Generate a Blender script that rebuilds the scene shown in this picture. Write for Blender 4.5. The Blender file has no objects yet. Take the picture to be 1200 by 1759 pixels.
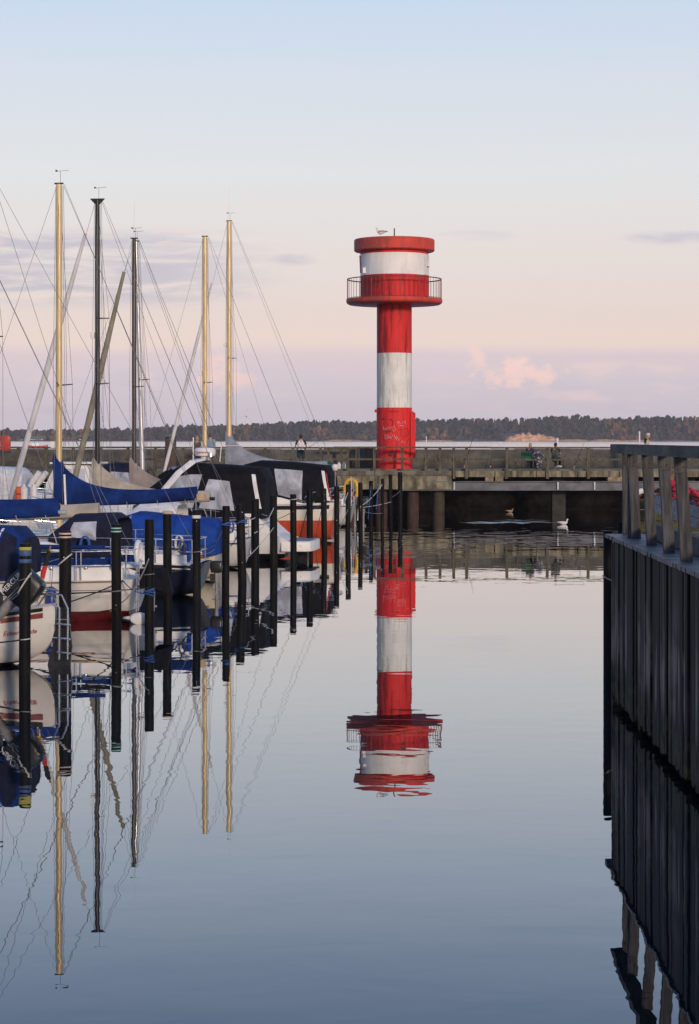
import bpy, bmesh, math, random
from math import sin, cos, pi, radians, sqrt, atan2
from mathutils import Vector, Matrix, noise as mnoise
random.seed(7)
scene = bpy.context.scene
col = scene.collection
F, CX, HY, CZ = 3500.0, 600.0, 754.0, 3.7      # focal length in photo pixels, optical axis column, horizon row, eye height

# ---------------------------------------------------------------- camera
cam_data = bpy.data.cameras.new('camera')
cam = bpy.data.objects.new('camera', cam_data); col.objects.link(cam)
cam.location = (0, 0, CZ); cam.rotation_euler = (pi/2, 0, 0)
cam_data.sensor_fit = 'VERTICAL'; cam_data.sensor_height = 36.0
cam_data.lens = 36.0*F/1759.0
cam_data.shift_y = -(1759/2-HY)/1759.0
cam_data.clip_start = 0.5; cam_data.clip_end = 20000
scene.camera = cam
scene.render.resolution_x, scene.render.resolution_y = 699, 1024

# ---------------------------------------------------------------- node helper
class NT:
    def __init__(s, tree): s.t = tree; s.n = tree.nodes; s.l = tree.links
    def put(s, sock, v):
        if isinstance(v, bpy.types.NodeSocket): s.l.new(v, sock)
        elif v is not None:
            if sock.type == 'RGBA' and len(v) == 3: v = (*v, 1)
            sock.default_value = v
    def math(s, op, a, b=None, c=None, clamp=False):
        n = s.n.new('ShaderNodeMath'); n.operation = op; n.use_clamp = clamp
        s.put(n.inputs[0], a); s.put(n.inputs[1], b)
        if c is not None: s.put(n.inputs[2], c)
        return n.outputs[0]
    def add(s, a, b): return s.math('ADD', a, b)
    def sub(s, a, b): return s.math('SUBTRACT', a, b)
    def mul(s, a, b): return s.math('MULTIPLY', a, b)
    def step(s, x, lo, hi):            # smoothstep
        n = s.n.new('ShaderNodeMapRange'); n.interpolation_type = 'SMOOTHSTEP'
        s.put(n.inputs['Value'], x); s.put(n.inputs['From Min'], lo); s.put(n.inputs['From Max'], hi)
        return n.outputs['Result']
    def remap(s, x, a, b, c, d):
        n = s.n.new('ShaderNodeMapRange'); n.clamp = True
        s.put(n.inputs['Value'], x); s.put(n.inputs['From Min'], a); s.put(n.inputs['From Max'], b)
        s.put(n.inputs['To Min'], c); s.put(n.inputs['To Max'], d)
        return n.outputs['Result']
    def mix(s, f, a, b, mode='MIX'):
        n = s.n.new('ShaderNodeMix'); n.data_type = 'RGBA'; n.blend_type = mode
        s.put(n.inputs[0], f); s.put(n.inputs[6], a); s.put(n.inputs[7], b)
        return n.outputs[2]
    def noise(s, vec, scale, detail=3, rough=.5, dist=0.0):
        n = s.n.new('ShaderNodeTexNoise'); s.put(n.inputs['Vector'], vec)
        n.inputs['Scale'].default_value = scale; n.inputs['Detail'].default_value = detail
        n.inputs['Roughness'].default_value = rough; n.inputs['Distortion'].default_value = dist
        return n.outputs['Fac']
    def comb(s, x, y, z):
        n = s.n.new('ShaderNodeCombineXYZ'); s.put(n.inputs[0], x); s.put(n.inputs[1], y); s.put(n.inputs[2], z)
        return n.outputs[0]
    def sep(s, v):
        n = s.n.new('ShaderNodeSeparateXYZ'); s.l.new(v, n.inputs[0]); return n.outputs
    def vmul(s, v, k):
        n = s.n.new('ShaderNodeVectorMath'); n.operation = 'MULTIPLY'; s.put(n.inputs[0], v); n.inputs[1].default_value = k
        return n.outputs[0]
    def ramp(s, x, stops):
        n = s.n.new('ShaderNodeValToRGB'); s.put(n.inputs[0], x); e = n.color_ramp.elements
        while len(e) < len(stops): e.new(0.5)
        for el, (p, c) in zip(e, stops): el.position = p; el.color = (*c, 1)
        return n.outputs[0]
    def pos(s): return s.n.new('ShaderNodeNewGeometry').outputs['Position']
    def objco(s): return s.n.new('ShaderNodeTexCoord').outputs['Object']

def lin(r, g, b):
    f = lambda c: (c/255/12.92) if c/255 <= .04045 else ((c/255+.055)/1.055)**2.4
    return (f(r), f(g), f(b))

# ---------------------------------------------------------------- world: evening sky, sun low behind the camera
SUN_EL, SUN_AZ = radians(13.0), radians(180-22)    # azimuth clockwise from +Y (view direction)
world = bpy.data.worlds.new('World'); scene.world = world; world.use_nodes = True
wt = NT(world.node_tree); wt.n.clear()
gen = wt.n.new('ShaderNodeTexCoord').outputs['Generated']
wx, wy, wz = wt.sep(gen)
u = wt.math('ARCTAN2', wx, wy)                     # azimuth, 0 along the view
v = wt.math('ARCSINE', wz)                         # elevation
PXS = 1/3500.0
uv = wt.comb(u, v, 0.0)
def el(py): return (754-py)*PXS
warp = wt.noise(wt.vmul(uv, (6, 30, 1)), 1.6, 4, .55)
vw = wt.add(v, wt.mul(wt.sub(warp, .5), .012))
V0, V1 = -.02, .40
def rp(e): return (e-V0)/(V1-V0)
sky_stops = [(0.0, lin(203, 195, 210)), (rp(el(740)), lin(204, 195, 210)), (rp(el(660)), lin(204, 191, 204)),
             (rp(el(612)), lin(212, 192, 204)), (rp(el(592)), lin(227, 204, 200)), (rp(el(540)), lin(224, 203, 200)), (rp(el(440)), lin(223, 209, 206)),
             (rp(el(300)), lin(219, 217, 218)), (rp(el(150)), lin(210, 214, 223)), (rp(el(0)), lin(195, 209, 229)),
             (rp(.29), lin(149, 174, 214)), (1.0, lin(104, 136, 190))]
base = wt.ramp(wt.remap(vw, V0, V1, 0, 1), sky_stops)
def ell(px, py, rx, ry, soft=.6):                  # soft elliptical patch of sky, 1 inside
    a = wt.math('DIVIDE', wt.sub(u, (px-600)*PXS), rx*PXS); b = wt.math('DIVIDE', wt.sub(v, el(py)), ry*PXS)
    r = wt.math('SQRT', wt.add(wt.mul(a, a), wt.mul(b, b)))
    return wt.step(r, 1.0+soft, 1.0-soft)
# thin grey-mauve streak cloud over the left and, fainter, elsewhere round the sky
n1 = wt.noise(wt.vmul(uv, (16, 120, 1)), 1.0, 5, .62, .5)
n2 = wt.noise(wt.vmul(uv, (30, 110, 1)), 1.0, 5, .6, .2)
far_l = wt.step(u, -.015, -.10)
bandm = wt.mul(wt.step(v, el(545), el(500)), wt.step(v, el(388), el(425)))
st = wt.mul(wt.mul(wt.step(n1, .36, .60), bandm), far_l)
base = wt.mix(wt.mul(st, .9), base, lin(186, 176, 192))
pk = wt.mul(wt.mul(wt.step(n2, .5, .66), wt.mul(wt.step(v, el(440), el(415)), wt.step(v, el(388), el(405)))), far_l)
base = wt.mix(wt.mul(pk, .8), base, lin(236, 204, 202))
for (px, py, rx, ry, k) in ((505, 446, 34, 9, .7), (1150, 413, 66, 10, .75), (815, 408, 60, 9, .4)):
    m = wt.mul(ell(px, py, rx, ry), wt.step(n2, .36, .6))
    base = wt.mix(wt.mul(m, k), base, lin(188, 180, 196))
# structure inside the mauve bank
lowm = wt.mul(wt.step(v, el(618), el(640)), wt.step(v, el(752), el(715)))
base = wt.mix(wt.mul(wt.mul(wt.step(n2, .5, .72), lowm), .55), base, lin(222, 198, 205))
base = wt.mix(wt.mul(wt.mul(wt.step(n1, .52, .7), lowm), .4), base, lin(190, 180, 204))
# pink evening cumulus
n3 = wt.noise(wt.vmul(uv, (1, 1.2, 1)), 120.0, 5, .62, .2)
for (px, py, rx, ry, k) in ((893, 646, 62, 16, .95), (892, 630, 24, 15, .95), (818, 620, 14, 19, .75), (378, 634, 26, 26, .8), (390, 656, 46, 15, .7), (253, 655, 18, 14, .5)):
    e_ = ell(px, py, rx*1.2, ry*1.2, .95); m = wt.mul(wt.step(wt.add(e_, wt.mul(wt.sub(n3, .5), 2.4)), .30, 1.05), wt.step(e_, .02, .3))
    base = wt.mix(wt.mul(m, k), base, lin(240, 203, 200))
for (px, py, rx, ry, k) in ((1050, 634, 100, 11, .6), (1040, 680, 110, 9, .6)):
    m = wt.mul(ell(px, py, rx, ry), wt.step(n2, .38, .6))
    base = wt.mix(wt.mul(m, k), base, lin(232, 202, 204))
skyt = wt.n.new('ShaderNodeTexSky'); skyt.sky_type = 'NISHITA'; skyt.sun_disc = False
skyt.sun_elevation = SUN_EL; skyt.sun_rotation = SUN_AZ
bg1 = wt.n.new('ShaderNodeBackground'); wt.l.new(skyt.outputs[0], bg1.inputs[0]); bg1.inputs[1].default_value = 0.02
bg2 = wt.n.new('ShaderNodeBackground'); wt.l.new(base, bg2.inputs[0]); bg2.inputs[1].default_value = 0.97
ad = wt.n.new('ShaderNodeAddShader'); wt.l.new(bg1.outputs[0], ad.inputs[0]); wt.l.new(bg2.outputs[0], ad.inputs[1])
world.cycles.sampling_method = 'MANUAL'; world.cycles.sample_map_resolution = 256
wo = wt.n.new('ShaderNodeOutputWorld'); wt.l.new(ad.outputs[0], wo.inputs[0])

sun_data = bpy.data.lights.new('sun', 'SUN'); sun = bpy.data.objects.new('sun', sun_data); col.objects.link(sun)
sun_data.energy = 2.4; sun_data.angle = radians(7.0); sun_data.color = (1.0, .78, .60)
to_sun = Vector((sin(SUN_AZ)*cos(SUN_EL), cos(SUN_AZ)*cos(SUN_EL), sin(SUN_EL)))
sun.rotation_euler = to_sun.to_track_quat('Z', 'Y').to_euler()
scene.view_settings.view_transform = 'Standard'; scene.view_settings.look = 'None'
scene.view_settings.exposure = 0.0; scene.view_settings.gamma = 1.0
scene.view_settings.use_curve_mapping = False

# ---------------------------------------------------------------- mesh helper
def P(px, py, Y): return Vector(((px-CX)*Y/F, Y, CZ+(HY-py)*Y/F))
ROOTM = {}
class MB:
    def __init__(s): s.v = []; s.f = []; s.s = []; s.mi = []; s.cur = 0
    def face(s, idx, smooth=False): s.f.append(tuple(idx)); s.s.append(smooth); s.mi.append(s.cur)
    def box(s, c, size, R=None):
        c = Vector(c); hx, hy, hz = [k/2 for k in size]; b = len(s.v)
        for dz in (-hz, hz):
            for dx, dy in ((-hx, -hy), (hx, -hy), (hx, hy), (-hx, hy)):
                p = Vector((dx, dy, dz)); p = R @ p if R else p; s.v.append(c+p)
        for q in ((3, 2, 1, 0), (4, 5, 6, 7), (0, 1, 5, 4), (1, 2, 6, 5), (2, 3, 7, 6), (3, 0, 4, 7)): s.face([b+i for i in q])
        return s
    def box2(s, a, b): return s.box([(i+j)/2 for i, j in zip(a, b)], [abs(j-i) for i, j in zip(a, b)])
    def beam(s, a, b, w, h, up=(0, 0, 1)):            # rectangular bar from a to b
        a = Vector(a); b = Vector(b); d = (b-a); L = d.length; d.normalize()
        x = d.cross(Vector(up)); 
        if x.length < 1e-4: x = d.cross(Vector((0, 1, 0)))
        x.normalize(); z = x.cross(d)
        return s.box((a+b)/2, (w, L, h), Matrix((x, d, z)).transposed())
    def rings(s, rings, closed=True, cap=True, smooth=True, flip=False):
        b = len(s.v); n = len(rings[0])
        for r in rings: s.v.extend(Vector(p) for p in r)
        for i in range(len(rings)-1):
            for j in range(n if closed else n-1):
                k = (j+1) % n
                q = [b+i*n+j, b+i*n+k, b+(i+1)*n+k, b+(i+1)*n+j]
                s.face(q[::-1] if flip else q, smooth)
        if cap:
            q = [b+j for j in range(n)]; s.face(q if flip else q[::-1])
            q = [b+(len(rings)-1)*n+j for j in range(n)]; s.face(q[::-1] if flip else q)
        return s
    def tube(s, pts, r, n=8, cap=True):
        pts = [Vector(p) for p in pts]; rs = []
        t0 = (pts[1]-pts[0]).normalized()
        a = t0.orthogonal().normalized()
        for i, p in enumerate(pts):
            t = (pts[min(i+1, len(pts)-1)]-pts[max(i-1, 0)])
            if t.length > 1e-9: t.normalize()
            a = (a - t*a.dot(t))
            if a.length < 1e-6: a = t.orthogonal()
            a.normalize(); c = t.cross(a)
            ri = r[i] if isinstance(r, (list, tuple)) else r
            rs.append([p+(a*cos(2*pi*k/n)+c*sin(2*pi*k/n))*ri for k in range(n)])
        return s.rings(rs, True, cap)
    def lathe(s, prof, c=(0, 0, 0), n=24, axis='Z', cap=True, smooth=True):
        c = Vector(c); rs = []
        for r, z in prof:
            ring = []
            for k in range(n):
                a = 2*pi*k/n; p = Vector((r*cos(a), r*sin(a), z))
                if axis == 'X': p = Vector((p.z, p.x, p.y))
                if axis == 'Y': p = Vector((p.y, p.z, p.x))
                ring.append(c+p)
            rs.append(ring)
        return s.rings(rs, True, cap, smooth)
    def slab(s, poly, off):                            # polygon extruded by a vector
        poly = [Vector(p) for p in poly]; off = Vector(off); b = len(s.v); n = len(poly)
        s.v.extend(poly); s.v.extend(p+off for p in poly)
        s.face(range(b+n-1, b-1, -1)); s.face(range(b+n, b+2*n))
        for j in range(n): k = (j+1) % n; s.face((b+j, b+k, b+n+k, b+n+j))
        return s
    def blob(s, c, r, jit=.2, sub=1, sq=(1, 1, 1)):
        bm = bmesh.new(); bmesh.ops.create_icosphere(bm, subdivisions=sub, radius=1); b = len(s.v); c = Vector(c)
        for w in bm.verts:
            k = r*(1+random.uniform(-jit, jit)); s.v.append(c+Vector((w.co.x*k*sq[0], w.co.y*k*sq[1], w.co.z*k*sq[2])))
        for q in bm.faces: s.face([b+x.index for x in q.verts], sub > 1)
        bm.free(); return s
    def mesh(s, name, mats, xf=None):
        me = bpy.data.meshes.new(name)
        vs = [xf @ p for p in s.v] if xf else s.v
        me.from_pydata([tuple(p) for p in vs], [], s.f); me.validate()
        if len(me.polygons) == len(s.s):
            me.polygons.foreach_set('use_smooth', s.s)
            me.polygons.foreach_set('material_index', s.mi)
        for m in (mats if isinstance(mats, (list, tuple)) else [mats]): me.materials.append(m)
        me.set_sharp_from_angle(angle=radians(38)); me.update(); return me
    def build(s, name, mats, parent=None, origin=None, local=False):
        if parent is not None:
            xf = None if local else ROOTM[parent].inverted()
            o = bpy.data.objects.new(name, s.mesh(name, mats, xf)); o.parent = parent; ROOTM[o] = ROOTM[parent]
        else:
            og = Vector(origin or (0, 0, 0))
            o = bpy.data.objects.new(name, s.mesh(name, mats, Matrix.Translation(-og))); o.location = og
            ROOTM[o] = Matrix.Translation(og)
        col.objects.link(o); return o
def tag(o, label=None, cat=None, group=None, kind=None):
    if label: o['label'] = label
    if cat: o['category'] = cat
    if group: o['group'] = group
    if kind: o['kind'] = kind
    return o
def thing(name, loc, label, cat, group=None, rz=0.0):
    o = bpy.data.objects.new(name, None); o.empty_display_size = .2; col.objects.link(o)
    o.location = loc; o.rotation_euler = (0, 0, rz)
    ROOTM[o] = Matrix.Translation(Vector(loc)) @ Matrix.Rotation(rz, 4, 'Z')
    return tag(o, label, cat, group)
def piece(name, me, parent, wpos=None, rot=None, scale=None):   # share mesh data between alike pieces
    o = bpy.data.objects.new(name, me); o.parent = parent; ROOTM[o] = ROOTM[parent]; col.objects.link(o)
    if wpos is not None: o.location = ROOTM[parent].inverted() @ Vector(wpos)
    if rot: o.rotation_euler = rot
    if scale: o.scale = scale
    return o

# ---------------------------------------------------------------- materials
def mat(name, c, rough=.6, metal=0.0, var=.2, scale=6.0, st=(1, 1, 1), c2=None, bump=0.0, bs=None, spec=.5, stain=None, stain_st=None, stain_k=.6, coat=0.0):
    m = bpy.data.materials.new(name); m.use_nodes = True; t = NT(m.node_tree)
    b = t.n['Principled BSDF']; b.inputs['Roughness'].default_value = rough; b.inputs['Metallic'].default_value = metal
    b.inputs['Specular IOR Level'].default_value = spec; b.inputs['Coat Weight'].default_value = coat
    p = t.vmul(t.pos(), st)
    n = t.noise(p, scale, 4, .6)
    lo = tuple(k*(1-var) for k in c); hi = c2 or tuple(min(1, k*(1+var)) for k in c)
    cc = t.mix(t.step(n, .3, .7), lo, hi)
    if stain:
        k = t.step(t.noise(t.vmul(t.pos(), stain_st or (1, 1, .15)), scale*.7, 5, .65, .3), .5, .68)
        cc = t.mix(t.mul(k, stain_k), cc, stain)
    t.put(b.inputs['Base Color'], cc)
    rr = t.remap(t.noise(p, scale*2.3, 3), .3, .7, max(0.02, rough-.1), min(1, rough+.1)); t.put(b.inputs['Roughness'], rr)
    if bump:
        bn = t.n.new('ShaderNodeBump'); bn.inputs['Strength'].default_value = 1; bn.inputs['Distance'].default_value = bump
        t.put(bn.inputs['Height'], t.noise(t.vmul(t.pos(), st), bs or scale*3, 4)); t.l.new(bn.outputs[0], b.inputs['Normal'])
    return m
def lamp_mat(name, c, k):
    m = bpy.data.materials.new(name); m.use_nodes = True; b = m.node_tree.nodes['Principled BSDF']
    b.inputs['Emission Color'].default_value = (*c, 1); b.inputs['Emission Strength'].default_value = k; return m
def clear_mat(name, tint, a=.5, rough=.12):
    m = bpy.data.materials.new(name); m.use_nodes = True; t = NT(m.node_tree); b = t.n['Principled BSDF']
    b.inputs['Base Color'].default_value = (*tint, 1); b.inputs['Roughness'].default_value = rough
    al = t.remap(t.noise(t.vmul(t.pos(), (1.2, 1.2, .9)), 1.6, 3, .55, 1.2), .36, .64, a-.24, a+.2)
    t.put(b.inputs['Alpha'], al)
    bn = t.n.new('ShaderNodeBump'); bn.inputs['Distance'].default_value = .05
    t.put(bn.inputs['Height'], t.noise(t.pos(), 2.0, 2)); t.l.new(bn.outputs[0], b.inputs['Normal'])
    return m
M = {}
M['pile'] = mat('black_plastic_pile', (.0035, .0035, .004), .65, 0, .3, 3, (3, 3, .4), c2=(.008, .008, .0085), spec=.12, stain=(.02, .022, .018), stain_k=.5)
M['white_hull'] = mat('white_gelcoat', (.66, .64, .59), .3, 0, .07, 1.5, (1, 1, 2), stain=(.45, .42, .34), stain_k=.35)
M['white_paint'] = mat('white_deck_paint', (.72, .71, .68), .4, 0, .06, 3, stain=(.5, .47, .4), stain_k=.25)
M['cream'] = mat('cream_gelcoat', (.66, .59, .46), .35, 0, .07, 2, stain=(.45, .38, .26), stain_k=.3)
M['navy'] = mat('navy_gelcoat', (.012, .016, .035), .22, 0, .2, 2)
M['blackh'] = mat('black_hull_paint', (.012, .012, .013), .3, 0, .2, 2)
M['red_stripe'] = mat('dark_red_stripe', (.16, .02, .025), .4, 0, .15, 4)
M['blue_stripe'] = mat('blue_stripe', (.02, .04, .2), .4, 0, .15, 4)
M['blue_cloth'] = mat('blue_canvas', (.004, .020, .11), .85, 0, .3, 2.5, (1, 1, 1), bump=.03, bs=4, spec=.2, c2=(.007, .034, .17))
M['blue_tent'] = mat('bright_blue_canvas', (.010, .050, .26), .85, 0, .25, 2.0, bump=.04, bs=3, spec=.2)
M['navy_cloth'] = mat('navy_canvas', (.012, .014, .035), .85, 0, .3, 3, bump=.02, bs=4, spec=.2)
M['black_cloth'] = mat('black_canvas', (.007, .007, .010), .85, 0, .3, 3, bump=.03, bs=4, spec=.15)
M['beige_cloth'] = mat('beige_canvas', (.36, .32, .26), .9, 0, .18, 2.5, bump=.04, bs=5, spec=.2)
M['taupe_cloth'] = mat('taupe_canvas', (.30, .25, .22), .9, 0, .18, 2.5, bump=.04, bs=5, spec=.2)
M['white_cloth'] = mat('white_canvas', (.62, .62, .62), .85, 0, .15, 3, bump=.03, bs=4, spec=.2)
M['grey_cloth'] = mat('grey_canvas', (.22, .24, .28), .85, 0, .2, 3, bump=.03, bs=4, spec=.2)
M['olive_cloth'] = mat('olive_sail_cloth', (.22, .20, .145), .9, 0, .25, 4, (1, 1, .4), spec=.2)
M['grey_sail'] = mat('pale_grey_sail_cloth', (.55, .54, .53), .9, 0, .15, 4, (1, 1, .4), spec=.2)
M['gold'] = mat('gold_anodised_aluminium', (.62, .47, .24), .45, .15, .15, 3, (2, 2, .3))
M['mast_black'] = mat('black_anodised_aluminium', (.014, .015, .018), .4, .2, .2, 3, (2, 2, .3))
M['mast_brown'] = mat('brown_varnished_spar', (.045, .03, .026), .4, 0, .25, 3, (3, 3, .3))
M['alu'] = mat('silver_aluminium', (.52, .52, .52), .4, .5, .12, 3, (2, 2, .3))
M['steel'] = mat('stainless_tube', (.62, .63, .65), .22, .9, .1, 5)
M['wire'] = mat('rigging_wire', (.19, .18, .18), .5, .3, .2, 5)
M['wire_dark'] = mat('dark_rigging_rope', (.045, .042, .045), .7, 0, .2, 5)
M['dark_metal'] = mat('dark_fittings', (.03, .03, .032), .5, .3, .2, 5)
M['rope_white'] = mat('white_rope', (.5, .49, .46), .9, 0, .2, 20)
M['rope_grey'] = mat('grey_rope', (.2, .2, .2), .9, 0, .25, 20)
M['rope_black'] = mat('black_rope', (.02, .02, .022), .9, 0, .2, 20)
M['rope_blue'] = mat('blue_rope', (.03, .09, .3), .9, 0, .25, 20)
M['glass_dark'] = mat('dark_cabin_glass', (.02, .022, .026), .12, 0, .1, 3)
M['clear'] = clear_mat('clear_vinyl', (.60, .64, .72), .6)
M['fender'] = mat('white_fender_vinyl', (.68, .67, .65), .45, 0, .08, 6)
M['orange'] = mat('orange_plastic', (.62, .11, .03), .5, 0, .15, 6)
M['red_orange'] = mat('faded_red_antifouling', (.50, .075, .03), .6, 0, .15, 1.2, (1, 1, 2), stain=(.30, .05, .03), stain_k=.5)
M['yellow'] = mat('yellow_lifebuoy_foam', (.62, .36, .04), .6, 0, .12, 6)
M['teak'] = mat('teak_wood', (.20, .11, .05), .6, 0, .25, 6, (.3, 1, 1))
M['tan'] = mat('cork_band', (.45, .33, .2), .7, 0, .2, 10)
M['rust_brown'] = mat('brown_timber', (.075, .05, .035), .85, 0, .4, 5, (3, 3, .4), bump=.02)
M['motor'] = mat('black_outboard_cowl', (.016, .016, .018), .35, 0, .2, 4)
M['motor_grey'] = mat('grey_outboard_leg', (.22, .22, .22), .45, 0, .2, 6)
M['text_white'] = mat('white_lettering', (.62, .62, .64), .5, 0, .05, 4)
M['text_red'] = mat('red_lettering', (.35, .03, .04), .5, 0, .05, 4)
M['flag_black'] = mat('flag_black', (.012, .012, .014), .9, 0, .1, 5)
M['flag_red'] = mat('flag_red', (.5, .03, .03), .9, 0, .1, 5)
M['flag_gold'] = mat('flag_gold', (.62, .34, .03), .9, 0, .1, 5)
# ================================================================ SETTING
# ---------------------------------------------------------------- water
def water_material():
    m = bpy.data.materials.new('harbour_water'); m.use_nodes = True; t = NT(m.node_tree); b = t.n['Principled BSDF']
    p = t.pos(); x, y, z = t.sep(p)
    t.n.remove(b)
    bay = t.step(y, 108, 125)
    q = t.comb(t.mul(x, .75), y, 0.0)
    slow = t.noise(q, .62, 2, .5)
    mid = t.noise(q, 1.7, 2, .5, .3)
    patch = t.step(t.noise(t.comb(t.mul(x, .25), t.mul(y, .12), 3.0), .35, 2), .34, .6)
    zone = t.mul(t.step(y, 54, 84), t.add(.25, t.mul(patch, .75)))
    far = t.noise(t.comb(t.mul(x, .7), t.mul(y, .55), 7.0), 1.0, 2, .5, .2)
    h = t.add(t.mul(slow, .0027), t.mul(mid, .0012))
    h = t.add(h, t.mul(t.mul(far, zone), .042))
    h = t.add(h, t.mul(t.mul(t.noise(q, .8, 2), bay), .016))
    bn = t.n.new('ShaderNodeBump'); bn.inputs['Strength'].default_value = 1; bn.inputs['Distance'].default_value = 1
    t.put(bn.inputs['Height'], h)
    # reflection rises smoothly towards grazing view, dark water body below
    inc = t.n.new('ShaderNodeNewGeometry').outputs['Incoming']
    dp = t.n.new('ShaderNodeVectorMath'); dp.operation = 'DOT_PRODUCT'; t.l.new(inc, dp.inputs[0]); t.l.new(bn.outputs[0], dp.inputs[1])
    fr = t.math('EXPONENT', t.mul(t.math('POWER', t.math('DIVIDE', t.math('ABSOLUTE', dp.outputs['Value']), .24), 1.3), -1.0))
    gl = t.n.new('ShaderNodeBsdfGlossy'); gl.distribution = 'MULTI_GGX'; t.put(gl.inputs['Roughness'], t.add(.004, t.mul(bay, .25))); t.l.new(bn.outputs[0], gl.inputs['Normal'])
    gl.inputs['Color'].default_value = (.97, .98, 1, 1)
    df = t.n.new('ShaderNodeBsdfDiffuse'); df.inputs['Color'].default_value = (.006, .011, .014, 1)
    mx = t.n.new('ShaderNodeMixShader'); t.l.new(fr, mx.inputs[0]); t.l.new(df.outputs[0], mx.inputs[1]); t.l.new(gl.outputs[0], mx.inputs[2])
    t.l.new(mx.outputs[0], t.n['Material Output'].inputs['Surface'])
    return m
M['water'] = water_material()
wm = MB()
for (x0, y0, x1, y1) in ((-6000, -300, 6000, 4200),):
    wm.v += [Vector((x0, y0, 0)), Vector((x1, y0, 0)), Vector((x1, y1, 0)), Vector((x0, y1, 0))]; wm.face((0, 1, 2, 3))
tag(wm.build('harbour_water', M['water']), kind='structure')

M['bay'] = bpy.data.materials.new('bay_water'); M['bay'].use_nodes = True
_t = NT(M['bay'].node_tree); _t.n.remove(_t.n['Principled BSDF']); _g = _t.n.new('ShaderNodeBsdfGlossy'); _g.inputs['Roughness'].default_value = .12; _g.inputs['Color'].default_value = (.95, .95, .96, 1)
_t.l.new(_g.outputs[0], _t.n['Material Output'].inputs['Surface'])
by = MB(); ys = []; y = 109.0
while y < 2990: ys.append(y); y += .9+y*.0011
rs = []; nx = 41
for i, y in enumerate(ys):
    row = []
    for j in range(nx):
        X = (j/(nx-1)*2-1)*(60+y*.42); lam = 7.0+y*.010
        ph = 2*pi*(y/lam)+2.2*mnoise.noise(Vector((X*.02, y*.012, 1)))*2
        row.append((X, y, .14+lam*.0085*sin(ph)*(.55+.7*abs(mnoise.noise(Vector((X*.012, y*.02, 5)))))))
    rs.append(row)
tag(by.rings(rs, closed=False, cap=False, flip=True).build('bay_water', M['bay'], origin=(0, 109, 0)), kind='structure')

# ---------------------------------------------------------------- far shore, 3 km across the bay
SH = 3000.0
skyline = [(-900, 742), (-300, 744), (0, 744), (60, 741), (130, 738), (160, 735), (200, 738), (240, 734), (300, 731), (400, 729), (470, 725), (530, 721), (580, 722), (640, 723), (760, 719),
           (850, 717), (900, 719), (960, 715), (1010, 714), (1060, 717), (1110, 715), (1200, 713), (1500, 716), (2100, 722)]
def interp(tab, x):
    for (a, b), (c, d) in zip(tab, tab[1:]):
        if a <= x <= c: return b+(d-b)*(x-a)/(c-a)
    return tab[0][1] if x < tab[0][0] else tab[-1][1]
def hill_top(px): return (HY-interp(skyline, px))*SH/F + CZ       # crown height on the skyline
M['shore'] = mat('shore_ground', (.10, .085, .05), .95, 0, .4, .03, c2=(.20, .13, .075))
M['sand'] = mat('sandy_cliff', (.62, .30, .13), .95, 0, .35, .16, (1, 1, 2.2), c2=(.85, .46, .22), stain=(.16, .13, .07), stain_st=(1, 1, .6), stain_k=.8)
M['field'] = mat('green_field', (.14, .16, .05), .95, 0, .2, .02)
def forest_material():
    m = bpy.data.materials.new('far_forest'); m.use_nodes = True; t = NT(m.node_tree); b = t.n['Principled BSDF']
    b.inputs['Roughness'].default_value = .95; b.inputs['Specular IOR Level'].default_value = .1
    p = t.pos()
    a = t.noise(t.vmul(p, (1, 1, .25)), .11, 2); c = t.noise(p, .55, 3); d = t.noise(t.vmul(p, (1, .3, .15)), .018, 2)
    cc = t.mix(t.step(a, .38, .62), (.016, .022, .014), (.062, .056, .032))
    cc = t.mix(t.mul(t.step(d, .51, .62), t.step(a, .42, .6)), cc, (.20, .105, .045))
    cc = t.mix(t.mul(t.step(c, .45, .7), .5), cc, (.015, .018, .014))
    t.put(b.inputs['Base Color'], cc); return m
M['forest'] = forest_material()
rings = []
for i in range(121):
    px = -900+i*25; X = (px-CX)*SH/F; ht = hill_top(px)
    g = max(2.0, ht-15)
    rings.append([(X, SH-30+8*sin(i*.9), -1.5), (X, SH+2+8*sin(i*.9), 1.2), (X, SH+60, g*.45+1), (X, SH+160, g), (X, SH+420, g*.9)])
tag(MB().rings(rings, closed=False, cap=False, flip=True).build('far_shore', M['shore'], origin=(0, SH, 0)), kind='structure')
fm = MB(); rnd = random.Random(3)
def tree_blob(mb, X, Y, z, h, w, conifer):
    if conifer:
        n = 5; b = len(mb.v); k = 6
        for j in range(n):
            zz = z+h*(.12+.80*j/n); r = w*.5*(1-j/n)+.4
            for a in range(k):
                an = 2*pi*a/k+j; rr = r*rnd.uniform(.8, 1.2); mb.v.append(Vector((X+rr*cos(an), Y+rr*sin(an), zz-rnd.uniform(0, .6))))
        mb.v.append(Vector((X, Y, z+h)))
        for j in range(n-1):
            for a in range(k): c = (a+1) % k; mb.face((b+j*k+a, b+j*k+c, b+(j+1)*k+c, b+(j+1)*k+a))
        for a in range(k): mb.face((b+(n-1)*k+a, b+(n-1)*k+(a+1) % k, b+n*k))
    else:
        for q in range(4):
            r = w*rnd.uniform(.24, .36)
            mb.blob((X+rnd.uniform(-.25, .25)*w, Y+rnd.uniform(-.3, .1)*w, z+h*(.42+.14*q)+rnd.uniform(-1, 1)), r, .28, 1, (1, 1, rnd.uniform(.9, 1.4)))
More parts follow.
